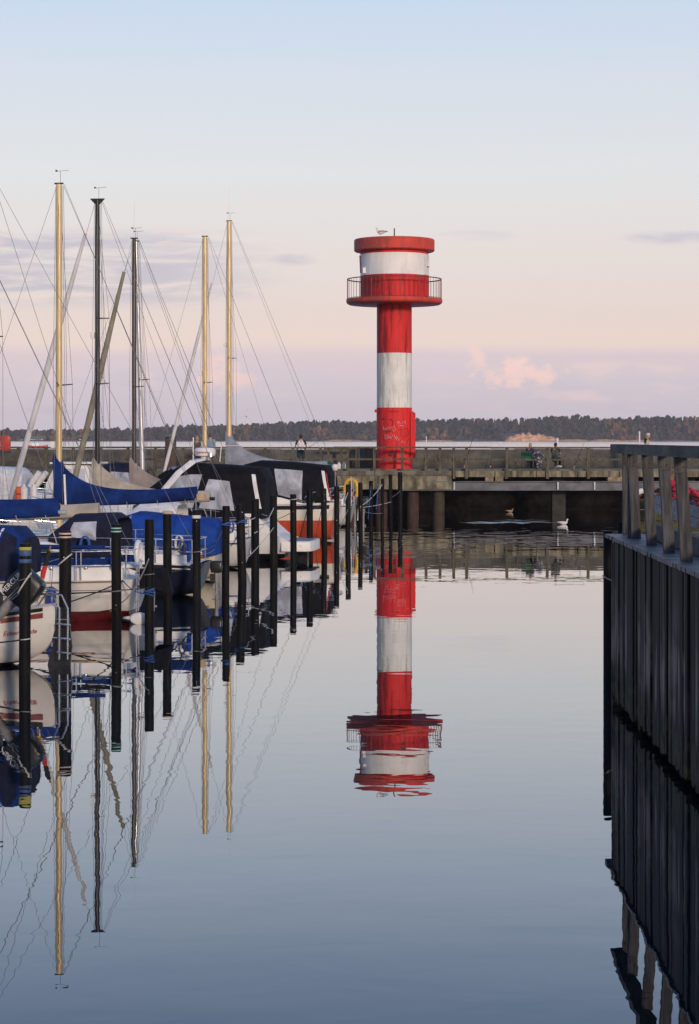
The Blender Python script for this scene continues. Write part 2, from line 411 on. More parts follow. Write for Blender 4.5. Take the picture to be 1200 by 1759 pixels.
for row, (dy, gap) in enumerate(((10, 5), (34, 6.0), (66, 6), (100, 6), (138, 5), (158, 4.2))):
    X = -1300.0
    while X < 1300:
        px = X*F/SH+CX; ht = hill_top(px); g = max(2.0, ht-15)
        ground = 1.2+(g*.45)*min(1, dy/60) if dy <= 60 else 1+g*.45+(g*.55)*(dy-60)/100
        h = rnd.uniform(13, 18) if row > 0 else rnd.uniform(4, 10)
        skip = False
        if row < 2 and 868 < px < 955: skip = True            # the bare cliff
        if px < 250 and row < 2 and rnd.random() < .4: h *= .55
        if 35 < px < 78 and row < 3: skip = True              # the field
        if row == 0 and rnd.random() < .12: skip = True
        con = rnd.random() < (.30 if row >= 4 else .10)
        if row >= 4: h = min(h+ (2 if con else 0), max(6, ht-ground+rnd.uniform(.5, 4.0)))
        if not skip: tree_blob(fm, X, SH+dy+rnd.uniform(-6, 6), ground-1, h, rnd.uniform(8, 13) if not con else rnd.uniform(5, 7), con)
        X += gap*rnd.uniform(.7, 1.35)
tag(fm.build('far_forest', M['forest'], origin=(0, SH, 0)), 'wooded far shore across the bay, turning autumn brown', 'forest', kind='stuff')
cl = MB()
for (pa, pb, yt) in ((866, 958, 744), (950, 1012, 755), (1010, 1072, 755), (636, 668, 755.5), (556, 628, 755.5), (1066, 1120, 756), (716, 780, 756)):
    rr = []; n = 30
    for i in range(n+1):
        f = i/n; px = pa+(pb-pa)*f; X = (px-CX)*SH/F; hh = (HY-yt)*SH/F+CZ
        top = hh*(sin(pi*f)**.55)*(.62+.5*rnd.random())+.6
        y0 = SH-14
        rr.append([(X, y0, -.5), (X, y0+2, .8), (X+rnd.uniform(-1, 1), y0+6, top*.45), (X+rnd.uniform(-1, 1), y0+9, top*.8), (X, y0+14, top), (X, y0+40, top*.7)])
    cl.rings(rr, closed=False, cap=False, flip=True, smooth=False)
tag(cl.build('sandy_cliff', M['sand'], origin=(0, SH, 0)), kind='structure')
fld = MB(); X0 = (35-CX)*SH/F; X1 = (80-CX)*SH/F
fld.rings([[(X0, SH+5, 3), (X1, SH+5, 3)], [(X0, SH+60, 6), (X1, SH+60, 7)], [(X0+6, SH+120, 11), (X1-4, SH+120, 11)]], closed=False, cap=False)
tag(fld.build('green_field', M['field'], origin=(0, SH, 0)), kind='structure')
# wind turbine beyond the wood
M['turb'] = mat('turbine_white', (.8, .8, .8), .5, 0, .03, 1)
TBY = 3230.0; tb = P(423, 728, TBY); wtb = thing('wind_turbine', (tb.x, tb.y, 0), 'tiny white wind turbine standing above the far wood', 'wind turbine')
topz = P(423, 714.5, TBY).z
MB().tube([(tb.x, tb.y, 10), (tb.x, tb.y, topz)], [1.8, 1.1], 10).build('tower', M['turb'], wtb)
MB().box((tb.x, tb.y-1, topz+1), (2, 5, 2)).build('nacelle', M['turb'], wtb)
for k in range(3):
    a = radians(80+120*k); d = Vector((cos(a), 0, sin(a))); c = Vector((tb.x, tb.y-4, topz+1))
    MB().tube([c, c+d*4, c+d*11], [.6, .8, .25], 6).build('blade', M['turb'], wtb)
# small far craft and marks on the bay
M['buoy'] = mat('faded_buoy', (.6, .55, .5), .6, 0, .1, 4)
M['buoyred'] = mat('red_small_boat', (.35, .06, .04), .6, 0, .1, 4)
def bay_post(px, pyt, Y, label):
    w = P(px, 0, Y); zt = P(px, pyt, Y).z
    r = thing('marker_post', (w.x, Y, 0), label, 'marker post')
    MB().tube([(w.x, Y, -1), (w.x, Y, zt)], .09 if Y < 300 else .15, 8).build('pole', M['buoy'], r)
    MB().lathe([(.10, zt-.02), (.13, zt+.1), (.05, zt+.2)] if Y < 300 else [(.17, zt-.05), (.2, zt+.2), (.1, zt+.4)], (w.x, Y, 0), 10).build('top_mark', M['buoy'], r)
bay_post(957, 756, 175.0, 'pale marker post in the bay just beyond the seated anglers')
bay_post(1098, 744, 420.0, 'slim white marker post in the bay left of the old man in the vest')
bay_post(732, 752, 600.0, 'tiny marker post on the bay right of the red and white tower')
def small_boat(px, Y, label, hm):
    w = P(px, 0, Y); r = thing('rowing_boat', (w.x, Y, 0), label, 'boat')
    L, B, H = 8.5, 2.6, 1.0; rs = []
    for i in range(9):
        t = i/8; hw = B/2*sin(pi*min(.98, max(.06, .18+.78*t)))**.6; z1 = H+.5*(2*t-1)**2
        rs.append([(w.x-L/2+L*t, Y+hw, z1), (w.x-L/2+L*t, Y+hw*.7, .1), (w.x-L/2+L*t, Y, -.2), (w.x-L/2+L*t, Y-hw*.7, .1), (w.x-L/2+L*t, Y-hw, z1)])
    MB().rings(rs, closed=False, cap=False).build('hull', hm, r)
    MB().box((w.x-.4, Y, 1.45), (2.6, 1.7, 1.1)).build('cabin', M['white_paint'], r)
small_boat(63, 780.0, 'little red open boat far out on the bay at the left', M['buoyred'])

# ---------------------------------------------------------------- background pier
M['conc'] = mat('weathered_concrete', (.105, .095, .075), .9, 0, .3, 1.6, c2=(.18, .165, .13), bump=.01, stain=(.045, .045, .03), stain_st=(1.6, 1, .3), stain_k=.8)
M['conc_dark'] = mat('dark_parapet_concrete', (.072, .070, .062), .92, 0, .3, 1.0, (1, 1, 1.6), c2=(.115, .11, .095), bump=.012, bs=9, stain=(.05, .05, .038), stain_st=(1, 1, .4), stain_k=.7)
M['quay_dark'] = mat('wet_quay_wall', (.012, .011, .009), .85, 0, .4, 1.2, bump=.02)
M['moss_fascia'] = mat('mossy_concrete_fascia', (.12, .105, .062), .9, 0, .35, 2.6, (1, 1, .5), c2=(.26, .23, .155), bump=.015, bs=8, stain=(.03, .032, .018), stain_st=(2.2, 1, .35), stain_k=.85)
M['rail_wood'] = mat('weathered_rail_timber', (.065, .058, .040), .9, 0, .35, 5, (3, 3, .5), c2=(.13, .115, .078), stain=(.05, .06, .022), stain_k=.6)
M['col_red'] = mat('rust_red_pier_column', (.045, .024, .020), .85, 0, .35, 2, stain=(.04, .04, .022), stain_st=(1, 1, .6), stain_k=.7)
M['ibeam'] = mat('grey_painted_steel_beam', (.07, .078, .095), .6, .0, .25, 1.2, (1, 1, 1.5), c2=(.125, .135, .16), stain=(.15, .13, .12), stain_k=.5)
YP = 101.5; YD = 106.5; ZD = 2.2
pier = thing('concrete_pier', (0, YP, 0), 'long weathered concrete pier crossing behind the marina', 'pier')
MB().box2((-45, YP+.05, ZD-.16), (45, YD, ZD)).build('deck', M['conc'], pier)
fp0 = P(556, 0, YP).x; fp1 = P(775, 0, YP).x
xs = [fp0+(fp1-fp0)*i/5 for i in range(6)]
for a, b in zip(xs, xs[1:]):                           # fascia blocks below the tower
    q = random.uniform(0, .03)
    MB().box2((a+.012, YP-.42-q, 1.20), (b-.012, YP+.02, 1.86)).build('fascia_block', M['moss_fascia'], pier)
    MB().box2((a+.012, YP-.36-q, 1.875), (b-.012, YP+.02, 2.12)).build('fascia_block', M['conc'], pier)
x = fp1+.1; me = MB().box((0, 0, 0), (2.02, .3, .30)).mesh('edge_block', M['moss_fascia'])
while x < 30:
    piece('edge_block', me, pier, (x+1.02, YP-.11+random.uniform(-.02, .02), 1.96)); x += 2.06
x = fp0-.1
while x > -40:
    piece('edge_block', me, pier, (x-1.02, YP-.11+random.uniform(-.02, .02), 1.96)); x -= 2.06
ib = P(775, 0, YP-.3).x
for (z0, z1, d) in ((1.14, 1.18, .26), (1.18, 1.56, .03), (1.56, 1.60, .26)):
    MB().box2((ib-2.5, YP-.30-d/2, z0), (32, YP-.30+d/2, z1)).build('steel_beam', M['ibeam'], pier)
M['galv'] = mat('pale_stiffener', (.42, .43, .44), .5, .2, .15, 3)
for px in (780, 958, 1021, 1110, 1180): 
    X = P(px, 0, YP-.4).x; MB().box2((X-.035, YP-.43, 1.19), (X+.035, YP-.32, 1.59)).build('stiffener', M['galv'], pier)
M['sleeper'] = mat('timber_packing', (.20, .15, .09), .9, 0, .3, 4, c2=(.32, .25, .15))
for px in (840, 857, 1050, 1064, 1150): 
    X = P(px, 0, YP-.2).x; MB().box2((X-.2, YP-.35, 1.605), (X+.2, YP+.4, 1.80)).build('timber_packing', M['sleeper'], pier)
colm = MB().lathe([(.30, -1), (.30, .45), (.29, 1.2), (.29, 2.0)], (0, 0, 0), 18).mesh('column', M['col_red'])
for px in (602, 655, 709, 753): X = P(px, 0, YP+.3).x; piece('column', colm, pier, (X, YP+.25, 0))
M['col_grey'] = mat('grey_pier_column', (.025, .025, .024), .85, 0, .35, 2, bump=.01)
for px in (958, 1180): X = P(px, 0, YP+1).x; MB().box2((X-.33, YP+.5, -1), (X+.33, YP+1.1, 1.9)).build('column', M['col_grey'], pier)
for X in (-36, -30, -24, -18, -12, -6): piece('column', colm, pier, (X, YP+.5, 0))
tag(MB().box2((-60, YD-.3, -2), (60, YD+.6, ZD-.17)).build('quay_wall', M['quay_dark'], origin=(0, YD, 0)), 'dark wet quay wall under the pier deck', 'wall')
# parapet wall behind the deck
pw = thing('parapet_wall', (0, YD, ZD), 'long dark concrete parapet wall along the back of the pier', 'wall')
me = MB().slab([(-2.03, .0, 0), (2.03, 0, 0), (2.03, .06, .26), (-2.03, .06, .26)], (0, .35, 0))
me = MB(); 
me.slab([(0, 0, 0), (0, .55, 0), (0, .55, .97), (0, .22, .97), (0, .06, .42), (0, 0, .42)], (4.052, 0, 0))
me = me.mesh('wall_panel', M['conc_dark'])
for i in range(-12, 12): piece('wall_panel', me, pw, (i*4.06+.5, YD-.6+random.uniform(-.015, .015), ZD+.002), (0, 0, 0), (1, 1, random.uniform(.985, 1.015)))
# front railing
def pier_railing(name, label, posts, Y, z_top, z_mid, long_posts, x0, x1):
    r = thing(name, (0, Y, ZD), label, 'railing')
    for px in posts:
        X = P(px, 0, Y).x; zb = 1.28 if px in long_posts else 1.72
        j = random.uniform(-.015, .015)
        MB().beam((X, Y-.33 if px in long_posts else Y-.3, zb), (X+j, Y-.30, z_top-.02), .14, .09, (0, 1, 0)).build('post', M['rail_wood'], r)
    xs = [x0]; 
    while xs[-1] < x1: xs.append(min(x1, xs[-1]+3.9))
    for a, b in zip(xs, xs[1:]):
        dz = random.uniform(-.012, .012)
        MB().box2((a+.006, Y-.39, z_top-.035+dz), (b-.006, Y-.17, z_top+.055+dz)).build('top_rail', M['rail_wood'], r)
        MB().box2((a+.006, Y-.245, z_mid-.05+dz), (b-.006, Y-.20, z_mid+.05+dz)).build('middle_rail', M['rail_wood'], r)
    return r
right_posts = [597, 643, 690, 731, 755, 779, 800, 869, 939, 1009, 1079, 1149, 1219, 1289]
left_posts = [550-i*47 for i in range(1, 14)]
pier_railing('pier_railing', 'weathered timber railing along the front edge of the pier', [550]+right_posts+left_posts, YP, 3.26, 2.68, (597, 643, 690, 731, 755), -32, 26)
br = thing('pier_railing', (0, YD-1.4, ZD), 'short timber railing behind the pier deck left of the tower foot', 'railing')
for px in (564, 586, 612, 629, 636):
    X = P(px, 0, YD-1.4).x; MB().beam((X, YD-1.4, ZD+.001), (X, YD-1.4, 3.16), .13, .1, (0, 1, 0)).build('post', M['rail_wood'], br)
MB().box2((P(556, 0, YD-1.4).x, YD-1.46, 3.165), (P(642, 0, YD-1.4).x, YD-1.3, 3.25)).build('top_rail', M['rail_wood'], br)

# ---------------------------------------------------------------- light tower
def tower_paint(name, c, streak_tone, dk=.6, sc=1.2, chips=None):
    m = bpy.data.materials.new(name); m.use_nodes = True; t = NT(m.node_tree); b = t.n['Principled BSDF']
    o = t.objco(); b.inputs['Roughness'].default_value = .6; b.inputs['Specular IOR Level'].default_value = .18
    ox, oy, oz = t.sep(o)
    ang = t.math('ARCTAN2', oy, ox)
    n = t.noise(t.comb(t.mul(ang, 2.6), t.mul(oz, .28), 0.0), sc*1.6, 5, .65, .3)
    n2 = t.noise(o, sc*.8, 3); n3 = t.noise(o, 9.0, 5, .7)
    cc = t.mix(t.step(n2, .3, .7), tuple(k*.88 for k in c), tuple(min(1, k*1.06) for k in c))
    left = t.step(t.math('DIVIDE', ox, 1.0), -.1, -.95)  # darker streak tone spreads wider towards the left side
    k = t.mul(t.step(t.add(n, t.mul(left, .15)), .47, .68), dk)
    cc = t.mix(k, cc, streak_tone)
    if chips: cc = t.mix(t.mul(t.step(n3, .62, .70), .75), cc, chips)
    t.put(b.inputs['Base Color'], cc)
    bn = t.n.new('ShaderNodeBump'); bn.inputs['Distance'].default_value = .01; t.put(bn.inputs['Height'], n3); t.l.new(bn.outputs[0], b.inputs['Normal'])
    return m
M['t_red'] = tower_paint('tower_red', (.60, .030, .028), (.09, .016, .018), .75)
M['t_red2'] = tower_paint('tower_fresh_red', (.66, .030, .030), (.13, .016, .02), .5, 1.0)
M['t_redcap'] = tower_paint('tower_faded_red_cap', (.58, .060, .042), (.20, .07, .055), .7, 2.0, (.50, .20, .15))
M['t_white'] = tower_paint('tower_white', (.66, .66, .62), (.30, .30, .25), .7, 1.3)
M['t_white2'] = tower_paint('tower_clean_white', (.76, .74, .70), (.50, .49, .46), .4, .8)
M['t_rail'] = mat('red_brown_rail_paint', (.16, .045, .045), .6, .1, .3, 8)
TY = 103.0; k = TY/F; tx = P(677, 0, TY).x
def tz(py): return CZ+(HY-py)*k
tw = thing('light_tower', (tx, TY, ZD), 'red and white banded harbour light tower with round gallery on the pier', 'light tower')
tb_ = MB(); R1 = .885
def cyl(name, prof, m, n=64): return MB().lathe([(r, z) for r, z in prof], (tx, TY, 0), n).build(name, m, tw)
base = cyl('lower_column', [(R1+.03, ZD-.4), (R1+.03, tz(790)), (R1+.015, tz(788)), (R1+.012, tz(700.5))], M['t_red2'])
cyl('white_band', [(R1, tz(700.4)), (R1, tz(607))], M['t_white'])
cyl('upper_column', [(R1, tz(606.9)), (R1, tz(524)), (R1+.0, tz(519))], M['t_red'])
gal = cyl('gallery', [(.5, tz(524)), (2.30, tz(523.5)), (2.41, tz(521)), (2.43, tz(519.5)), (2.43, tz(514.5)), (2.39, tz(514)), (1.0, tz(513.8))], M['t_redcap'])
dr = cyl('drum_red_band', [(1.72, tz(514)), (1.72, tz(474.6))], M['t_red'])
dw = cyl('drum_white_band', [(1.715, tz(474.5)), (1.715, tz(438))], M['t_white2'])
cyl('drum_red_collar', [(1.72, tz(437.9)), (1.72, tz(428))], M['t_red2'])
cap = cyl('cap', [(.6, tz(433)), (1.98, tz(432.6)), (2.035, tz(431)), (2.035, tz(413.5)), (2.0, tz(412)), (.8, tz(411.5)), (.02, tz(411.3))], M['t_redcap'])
MB().tube([(tx, TY, tz(412)), (tx, TY, tz(392))], .03, 8).build('antenna', M['dark_metal'], cap)
for q in range(60):
    a = 2*pi*q/60; X = tx+2.37*cos(a); Y = TY+2.37*sin(a); r = .024 if q % 10 == 0 else .009
    MB().tube([(X, Y, tz(514.2)), (X, Y, tz(480))], r, 5).build('baluster', M['t_rail'], gal)
for z, r in ((tz(480), .03), (tz(513), .014)):
    MB().tube([(tx+2.37*cos(2*pi*q/64), TY+2.37*sin(2*pi*q/64), z) for q in range(65)], r, 6, False).build('railing_ring', M['t_rail'], gal)
# drum door, service boxes, duct, plates
def curved_panel(mb, r0, r1, a0, a1, z0, z1, n=6):
    rs = []
    for i in range(n+1):
        a = a0+(a1-a0)*i/n; c, s_ = cos(a), sin(a)
        rs.append([(tx+r0*c, TY+r0*s_, z0), (tx+r1*c, TY+r1*s_, z0), (tx+r1*c, TY+r1*s_, z1), (tx+r0*c, TY+r0*s_, z1)])
    return mb.rings(rs, True, True, False)
dA = radians(-32); dB = radians(-8)
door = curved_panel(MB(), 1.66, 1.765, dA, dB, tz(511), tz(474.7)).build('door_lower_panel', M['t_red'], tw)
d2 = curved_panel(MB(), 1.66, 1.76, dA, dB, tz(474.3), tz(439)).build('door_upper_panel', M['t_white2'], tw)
MB().box((tx+1.77*cos(radians(-20)), TY+1.77*sin(radians(-20)), tz(460)), (.12, .1, .05)).build('door_handle', M['dark_metal'], d2)
MB().box((tx+1.74*cos(radians(-14)), TY+1.74*sin(radians(-14)), tz(456)), (.18, .14, .22)).build('lamp_box', M['t_white2'], d2)
MB().box((tx-1.52, TY-.88, tz(467)), (.14, .16, .28)).build('white_box', M['white_paint'], tw)
MB().tube([(tx-1.70, TY-.35, tz(470)), (tx-1.74, TY-.36, tz(440))], .035, 6).build('cable', M['t_rail'], tw)
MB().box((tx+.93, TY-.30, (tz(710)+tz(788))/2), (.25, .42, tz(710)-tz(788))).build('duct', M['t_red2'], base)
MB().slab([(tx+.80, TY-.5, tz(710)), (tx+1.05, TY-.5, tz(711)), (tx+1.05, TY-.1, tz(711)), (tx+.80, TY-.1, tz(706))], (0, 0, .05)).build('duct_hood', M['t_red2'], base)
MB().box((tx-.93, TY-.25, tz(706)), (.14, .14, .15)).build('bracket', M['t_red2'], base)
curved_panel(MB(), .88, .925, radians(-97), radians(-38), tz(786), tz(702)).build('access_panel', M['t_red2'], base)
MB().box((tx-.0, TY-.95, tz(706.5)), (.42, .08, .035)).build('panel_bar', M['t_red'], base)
# graffiti scrawl, as thin paint strokes on the column
M['g_white'] = mat('white_spray_paint', (.58, .36, .36), .7, 0, .1, 5); M['g_dark'] = mat('dark_spray_paint', (.06, .012, .014), .7, 0, .1, 5)
M['g_gold'] = mat('ochre_spray_paint', (.45, .14, .03), .7, 0, .1, 5)
def scrawl(pxpy, m, w=.010, r=.93):
    pts = []
    for px, py in pxpy:
        X = (px-677)*k; X = max(-r*.99, min(r*.99, X)); pts.append(Vector((tx+X, TY-sqrt(r*r-X*X), tz(py))))
    MB().tube(pts, w, 5).build('graffiti_stroke', m, base)
g = lambda s, ox=0, oy=0: [(620+a/7.06+ox, 690+b/7.06+oy) for a, b in s]
for s_ in ([(262, 300), (270, 345), (285, 320), (296, 350), (310, 310)], [(318, 340), (330, 305), (345, 335), (360, 300), (372, 330)], [(375, 310), (395, 295), (415, 350), (385, 360), (378, 330)],
           [(275, 400), (300, 420), (282, 440), (310, 395), (320, 450), (335, 400)], [(340, 440), (360, 380), (380, 420), (350, 440)], [(390, 400), (430, 470), (455, 465), (420, 410)], [(285, 455), (330, 430), (370, 450)], [(400, 440), (440, 440)]):
    scrawl(g(s_), M['g_white'], .011)
for s_ in ([(428, 240), (450, 280), (452, 240)], [(455, 240), (470, 275), (482, 240), (495, 275), (505, 240)], [(510, 240), (530, 240), (525, 275)], [(455, 297), (480, 290), (515, 297)], [(480, 495), (505, 475)], [(520, 480), (535, 500), (510, 510)]):
    scrawl(g(s_), M['g_white'], .012)
for s_ in ([(335, 215), (370, 220), (385, 260), (370, 300)], [(250, 215), (265, 200), (280, 220)], [(225, 520), (240, 540), (255, 545), (300, 548), (350, 545)], [(320, 370), (340, 350), (360, 365)], [(450, 350), (470, 330), (490, 360), (470, 400), (500, 420)], [(530, 330), (560, 320), (570, 400), (530, 430)], [(520, 510), (550, 490), (580, 440)]):
    scrawl(g(s_), M['g_dark'], .014)
for s_ in ([(605, 260), (625, 300), (605, 340), (625, 380), (605, 420)],): scrawl(g(s_), M['g_gold'], .012)
for (px, py, w) in ((670.5, 780, .11), (709, 784, .13), (664, 741, .05)):
    X = (px-677)*k; r = .935; X2 = max(-.9, min(.9, X)); MB().lathe([(.02, -.02), (w, -.012), (w*.7, .0), (.02, .012)], (tx+X2, TY-sqrt(r*r-X2*X2), tz(py)), 9, 'Y').build('paint_splash', M['g_dark'], base)

# ---------------------------------------------------------------- right-hand timber jetty
def plank_material():
    m = bpy.data.materials.new('weathered_sheet_planks'); m.use_nodes = True; t = NT(m.node_tree); b = t.n['Principled BSDF']
    p = t.pos(); x, y, z = t.sep(p)
    info = t.n.new('ShaderNodeObjectInfo').outputs['Random']
    n = t.noise(t.comb(t.mul(y, 9), t.mul(z, .55), x), 1.0, 4, .65, .25)
    big = t.noise(t.comb(t.mul(y, .55), t.mul(z, .9), 4.0), 1.0, 3, .6)
    wear = t.mul(t.step(t.add(z, t.mul(t.sub(n, .5), .8)), .45, .95), t.step(t.add(z, t.mul(t.sub(big, .5), 1.2)), 2.15, 1.1))
    cc = t.mix(t.step(t.add(n, t.mul(t.sub(info, .5), .35)), .36, .66), (.005, .0044, .0038), (.042, .034, .026))
    cc = t.mix(t.mul(t.mul(wear, t.step(big, .34, .56)), t.step(t.add(n, t.mul(t.sub(info, .5), .3)), .40, .62)), cc, (.23, .19, .155))
    alg = t.step(t.add(z, t.mul(t.sub(t.noise(t.comb(t.mul(y, 3.0), z, 0.0), 1.0, 4, .65), .5), .8)), .72, .36)
    cc = t.mix(t.mul(alg, .93), cc, t.mix(t.step(t.noise(p, 6, 4), .42, .62), (.006, .007, .004), (.045, .042, .014)))
    t.put(b.inputs['Base Color'], cc); b.inputs['Roughness'].default_value = .7; b.inputs['Specular IOR Level'].default_value = .2
    bn = t.n.new('ShaderNodeBump'); bn.inputs['Distance'].default_value = .010; t.put(bn.inputs['Height'], n); t.l.new(bn.outputs[0], b.inputs['Normal'])
    return m
M['planks'] = plank_material()
M['grey_wood'] = mat('silvered_timber', (.040, .040, .042), .85, 0, .35, 6, (4, 4, .35), c2=(.085, .084, .088), bump=.006, bs=20, stain=(.03, .03, .024), stain_k=.5)
M['rail_top'] = mat('mossy_rail_beam', (.055, .056, .046), .9, 0, .35, 3, (1, .3, 1), c2=(.12, .118, .098), bump=.008, bs=16, stain=(.03, .036, .02), stain_st=(2, .6, 1), stain_k=.6)
M['deckb'] = mat('wet_deck_boards', (.065, .072, .085), .5, 0, .25, 4, (.4, 3, 1), c2=(.13, .14, .16), spec=.5)
M['bolt'] = mat('rusty_bolt', (.05, .035, .03), .7, .3, .3, 10)
ZJ = 2.35; Y0, Y1 = 9.0, 28.3
def wx(Y): return 3.655+.016*(Y-28.1)
sw = thing('plank_wall', (wx(Y1), Y1, 0), 'tall dark wall of upright weathered planks beside the channel', 'wall')
y = Y1; i = 0
while y > Y0:
    w = random.uniform(.12, .22); d = random.uniform(0, .014) if random.random() < .85 else .03; bt = .10+random.uniform(-.04, .05)
    X = wx(y-w/2)
    MB().box2((X+d, y-w+.009, bt), (X+d+.07, y-.009, ZJ-.055+random.uniform(-.012, .004))).build('plank', M['planks'], sw); y -= w; i += 1
MB().box2((wx(20)+.5, Y0, -1.5), (wx(20)+.7, Y1-.3, ZJ-.2)).build('back_wall', M['quay_dark'], sw)
MB().box2((wx(28)+.0, Y1+.01, -1.5), (wx(28)+6, Y1+.12, ZJ-.1)).build('end_wall', M['planks'], sw)
jt = thing('timber_jetty', (wx(Y1), Y1, ZJ), 'boarded timber jetty deck on the right behind the plank wall', 'jetty')
y = Y0; 
while y < Y1+.6:
    w = .145; MB().box2((wx(y)-.03+random.uniform(-.012, .012), y+.005, ZJ-.05), (wx(y)+1.55, y+w-.005, ZJ+random.uniform(-.002, .003))).build('deck_board', M['deckb'], jt); y += w
MB().box2((wx(20)+1.56, Y0, ZJ-.3), (9.0, Y1+.6, ZJ-.06)).build('deck_slab', M['conc_dark'], jt)
rr = thing('jetty_railing', (wx(Y1)+.2, Y1, ZJ), 'heavy grey timber railing on the right-hand jetty', 'railing')
post_y = [28.75, 27.55, 25.8, 24.1, 22.35, 20.6, 18.9, 17.2, 15.5, 13.8, 12.1]
for j, yy in enumerate(post_y):
    pxb = {0: 1077, 1: 1092, 2: 1119, 3: 1149, 4: 1179}.get(j)
    xb = (pxb-CX)*yy/F if pxb else wx(yy)+.17
    lean = 0.0 if j == 0 else .045+.008*j if j < 5 else .08
    w = .125+.004*random.random()
    me = MB(); me.slab([(xb-w/2, yy-.05, ZJ+.004), (xb+w/2, yy-.05, ZJ+.004), (xb+w/2-lean*.5, yy-.05, ZJ+.62), (xb+w/2-lean, yy-.05, ZJ+1.16), (xb-w/2-lean, yy-.05, ZJ+1.16), (xb-w/2-lean*.45, yy-.05, ZJ+.62)], (0, .1, 0))
    po = me.build('post', M['grey_wood'], rr)
    if j == 1: MB().box2((xb-.10, yy+.055, ZJ+.004), (xb-.02, yy+.12, ZJ+1.15)).build('post', M['grey_wood'], rr)
    MB().box((xb-lean*.95, yy-.058, ZJ+1.07), (w+.006, .012, .18)).build('post_plate', M['grey_wood'], po)
    for q in (-.03, .035): MB().lathe([(.0, -.012), (.011, -.010), (.011, .0)], (xb-lean+q, yy-.064, ZJ+1.03+q*.4), 8, 'Y').build('bolt', M['bolt'], po)
def rx(yy): return wx(yy)+.17-.09+(.06 if yy > 28 else 0)
ys = [Y0, 13.0, 17.3, 21.6, 25.2, 28.98]
for a, b in zip(ys, ys[1:]):
    MB().beam((rx(a), a+.006, ZJ+1.215), (rx(b), b-.006, ZJ+1.215), .20, .125).build('top_rail', M['rail_top'], rr)
for a, b in ((Y0, 15.0), (15.0, 21.5), (21.5, 27.4)):
    MB().beam((rx(a)+.36, a+.006, ZJ+.12), (rx(b)+.36, b-.006, ZJ+.12), .09, .2).build('kerb_timber', M['grey_wood'], rr)
# corner piles by the jetty
def plain_pile(px, pyt, Y, w_px, label, m=None, lean=0.0, bands=(), group=None):
    X = P(px, 0, Y).x; zt = P(px, pyt, Y).z; r = w_px*Y/F/2
    t_ = thing('mooring_pile', (X, Y, 0), label, 'mooring pile', group)
    lx = lean*Y/F
    MB().tube([(X-lx*.5, Y, -1.2), (X, Y, 0), (X+lx*.98, Y, zt-.03), (X+lx, Y, zt)], [r*1.02, r, r, r*.9], 18).build('shaft', m or M['pile'], t_)
    for (z0, z1, mm) in bands:
        f = ((z0+z1)/2)/zt
        MB().lathe([(r+.004, z0), (r+.007, z0+.01), (r+.007, z1-.01), (r+.004, z1)], (X+lx*f, Y, 0), 18).build('band', mm, t_)
    return X, zt, r
plain_pile(1044, 912, 32.0, 16, 'black mooring pile at the outer corner of the plank wall')
plain_pile(1065, 897, 33.5, 8, 'short dark post stump behind the end post of the jetty railing')
cp = MB(); X = P(1044, 0, 32).x
cp.tube([(X-.1, 31.93, 1.56), (X-.02, 31.9, 1.51), (X+.08, 31.9, 1.47), (X+.16, 31.5, 1.46)], .010, 6)
tag(cp.build('rope', M['rope_grey'], origin=(X, 31.9, 1.5)), 'thin grey line round the pile at the corner of the plank wall', 'rope')
# flower troughs and mossy boards seen through the railing
M['moss_board'] = mat('mossy_green_boards', (.055, .055, .014), .9, 0, .35, 3, (1, 1, 2), c2=(.10, .095, .03), bump=.01)
mb_ = thing('board_fence', (6.0, 34.5, ZJ-.2), 'low fence of mossy green boards beyond the jetty railing', 'fence')
for j in range(3):
    MB().box2((4.75, 34.5-.01*j, 2.13+j*.19), (9, 34.56-.01*j, 2.305+j*.19)).build('board', M['moss_board'], mb_)
M['trough'] = mat('grey_trough_boards', (.20, .20, .205), .85, 0, .3, 4, (1, 1, 3), c2=(.30, .30, .31))
M['petal'] = mat('red_geranium_petals', (.42, .012, .04), .7, 0, .4, 20, c2=(.60, .03, .07)); M['leaf'] = mat('geranium_leaf', (.035, .06, .015), .8, 0, .3, 20)
def trough(A, B, ztop, label, fl=26):
    A = Vector((A[0], A[1], 0)); B = Vector((B[0], B[1], 0)); d = (B-A).normalized(); nrm = Vector((-d.y, d.x, 0))
    t_ = thing('flower_trough', (A.x, A.y, ztop-.3), label, 'flower trough')
    z = Vector((0, 0, 1))
    for s_ in (-1, 1):
        for q in range(2):
            c = nrm*(.13*s_); zz = ztop-.3+.15*q
            MB().beam(A+c+z*(zz+.072), B+c+z*(zz+.072), .025, .142).build('board', M['trough'], t_)
    for e in (A, B): MB().beam(e-nrm*.117+z*(ztop-.155), e+nrm*.117+z*(ztop-.155), .025, .28).build('end_board', M['trough'], t_)
    MB().beam(A+d*.02+z*(ztop-.06), B-d*.02+z*(ztop-.06), .22, .05).build('soil', M['quay_dark'], t_)
    L = (B-A).length; rq = random.Random(int(A.x*100))
    for q in range(fl):
        c = A+d*(L*(q+.5)/fl+rq.uniform(-.05, .05))+nrm*rq.uniform(-.1, .1)+z*(ztop+rq.uniform(.03, .2))
        fm_ = MB()
        for w in range(7): fm_.blob(c+Vector((rq.uniform(-.06, .06), rq.uniform(-.06, .06), rq.uniform(-.05, .05))), .035, .3, 1)
        fm_.build('flower_head', M['petal'], t_)
    lf = MB()
    for q in range(120):
        c = A+d*rq.uniform(0, L)+nrm*rq.uniform(-.13, .13)+z*(ztop+rq.uniform(-.03, .10)); a = rq.uniform(0, 6.28); e = Vector((cos(a), sin(a), rq.uniform(-.3, .6)))*.06; g_ = Vector((-sin(a), cos(a), .2))*.04
        b = len(lf.v); lf.v += [c-e, c+g_, c+e, c-g_]; lf.face((b, b+1, b+2, b+3))
    tag(lf.build('leaves', M['leaf'], t_), kind='stuff')
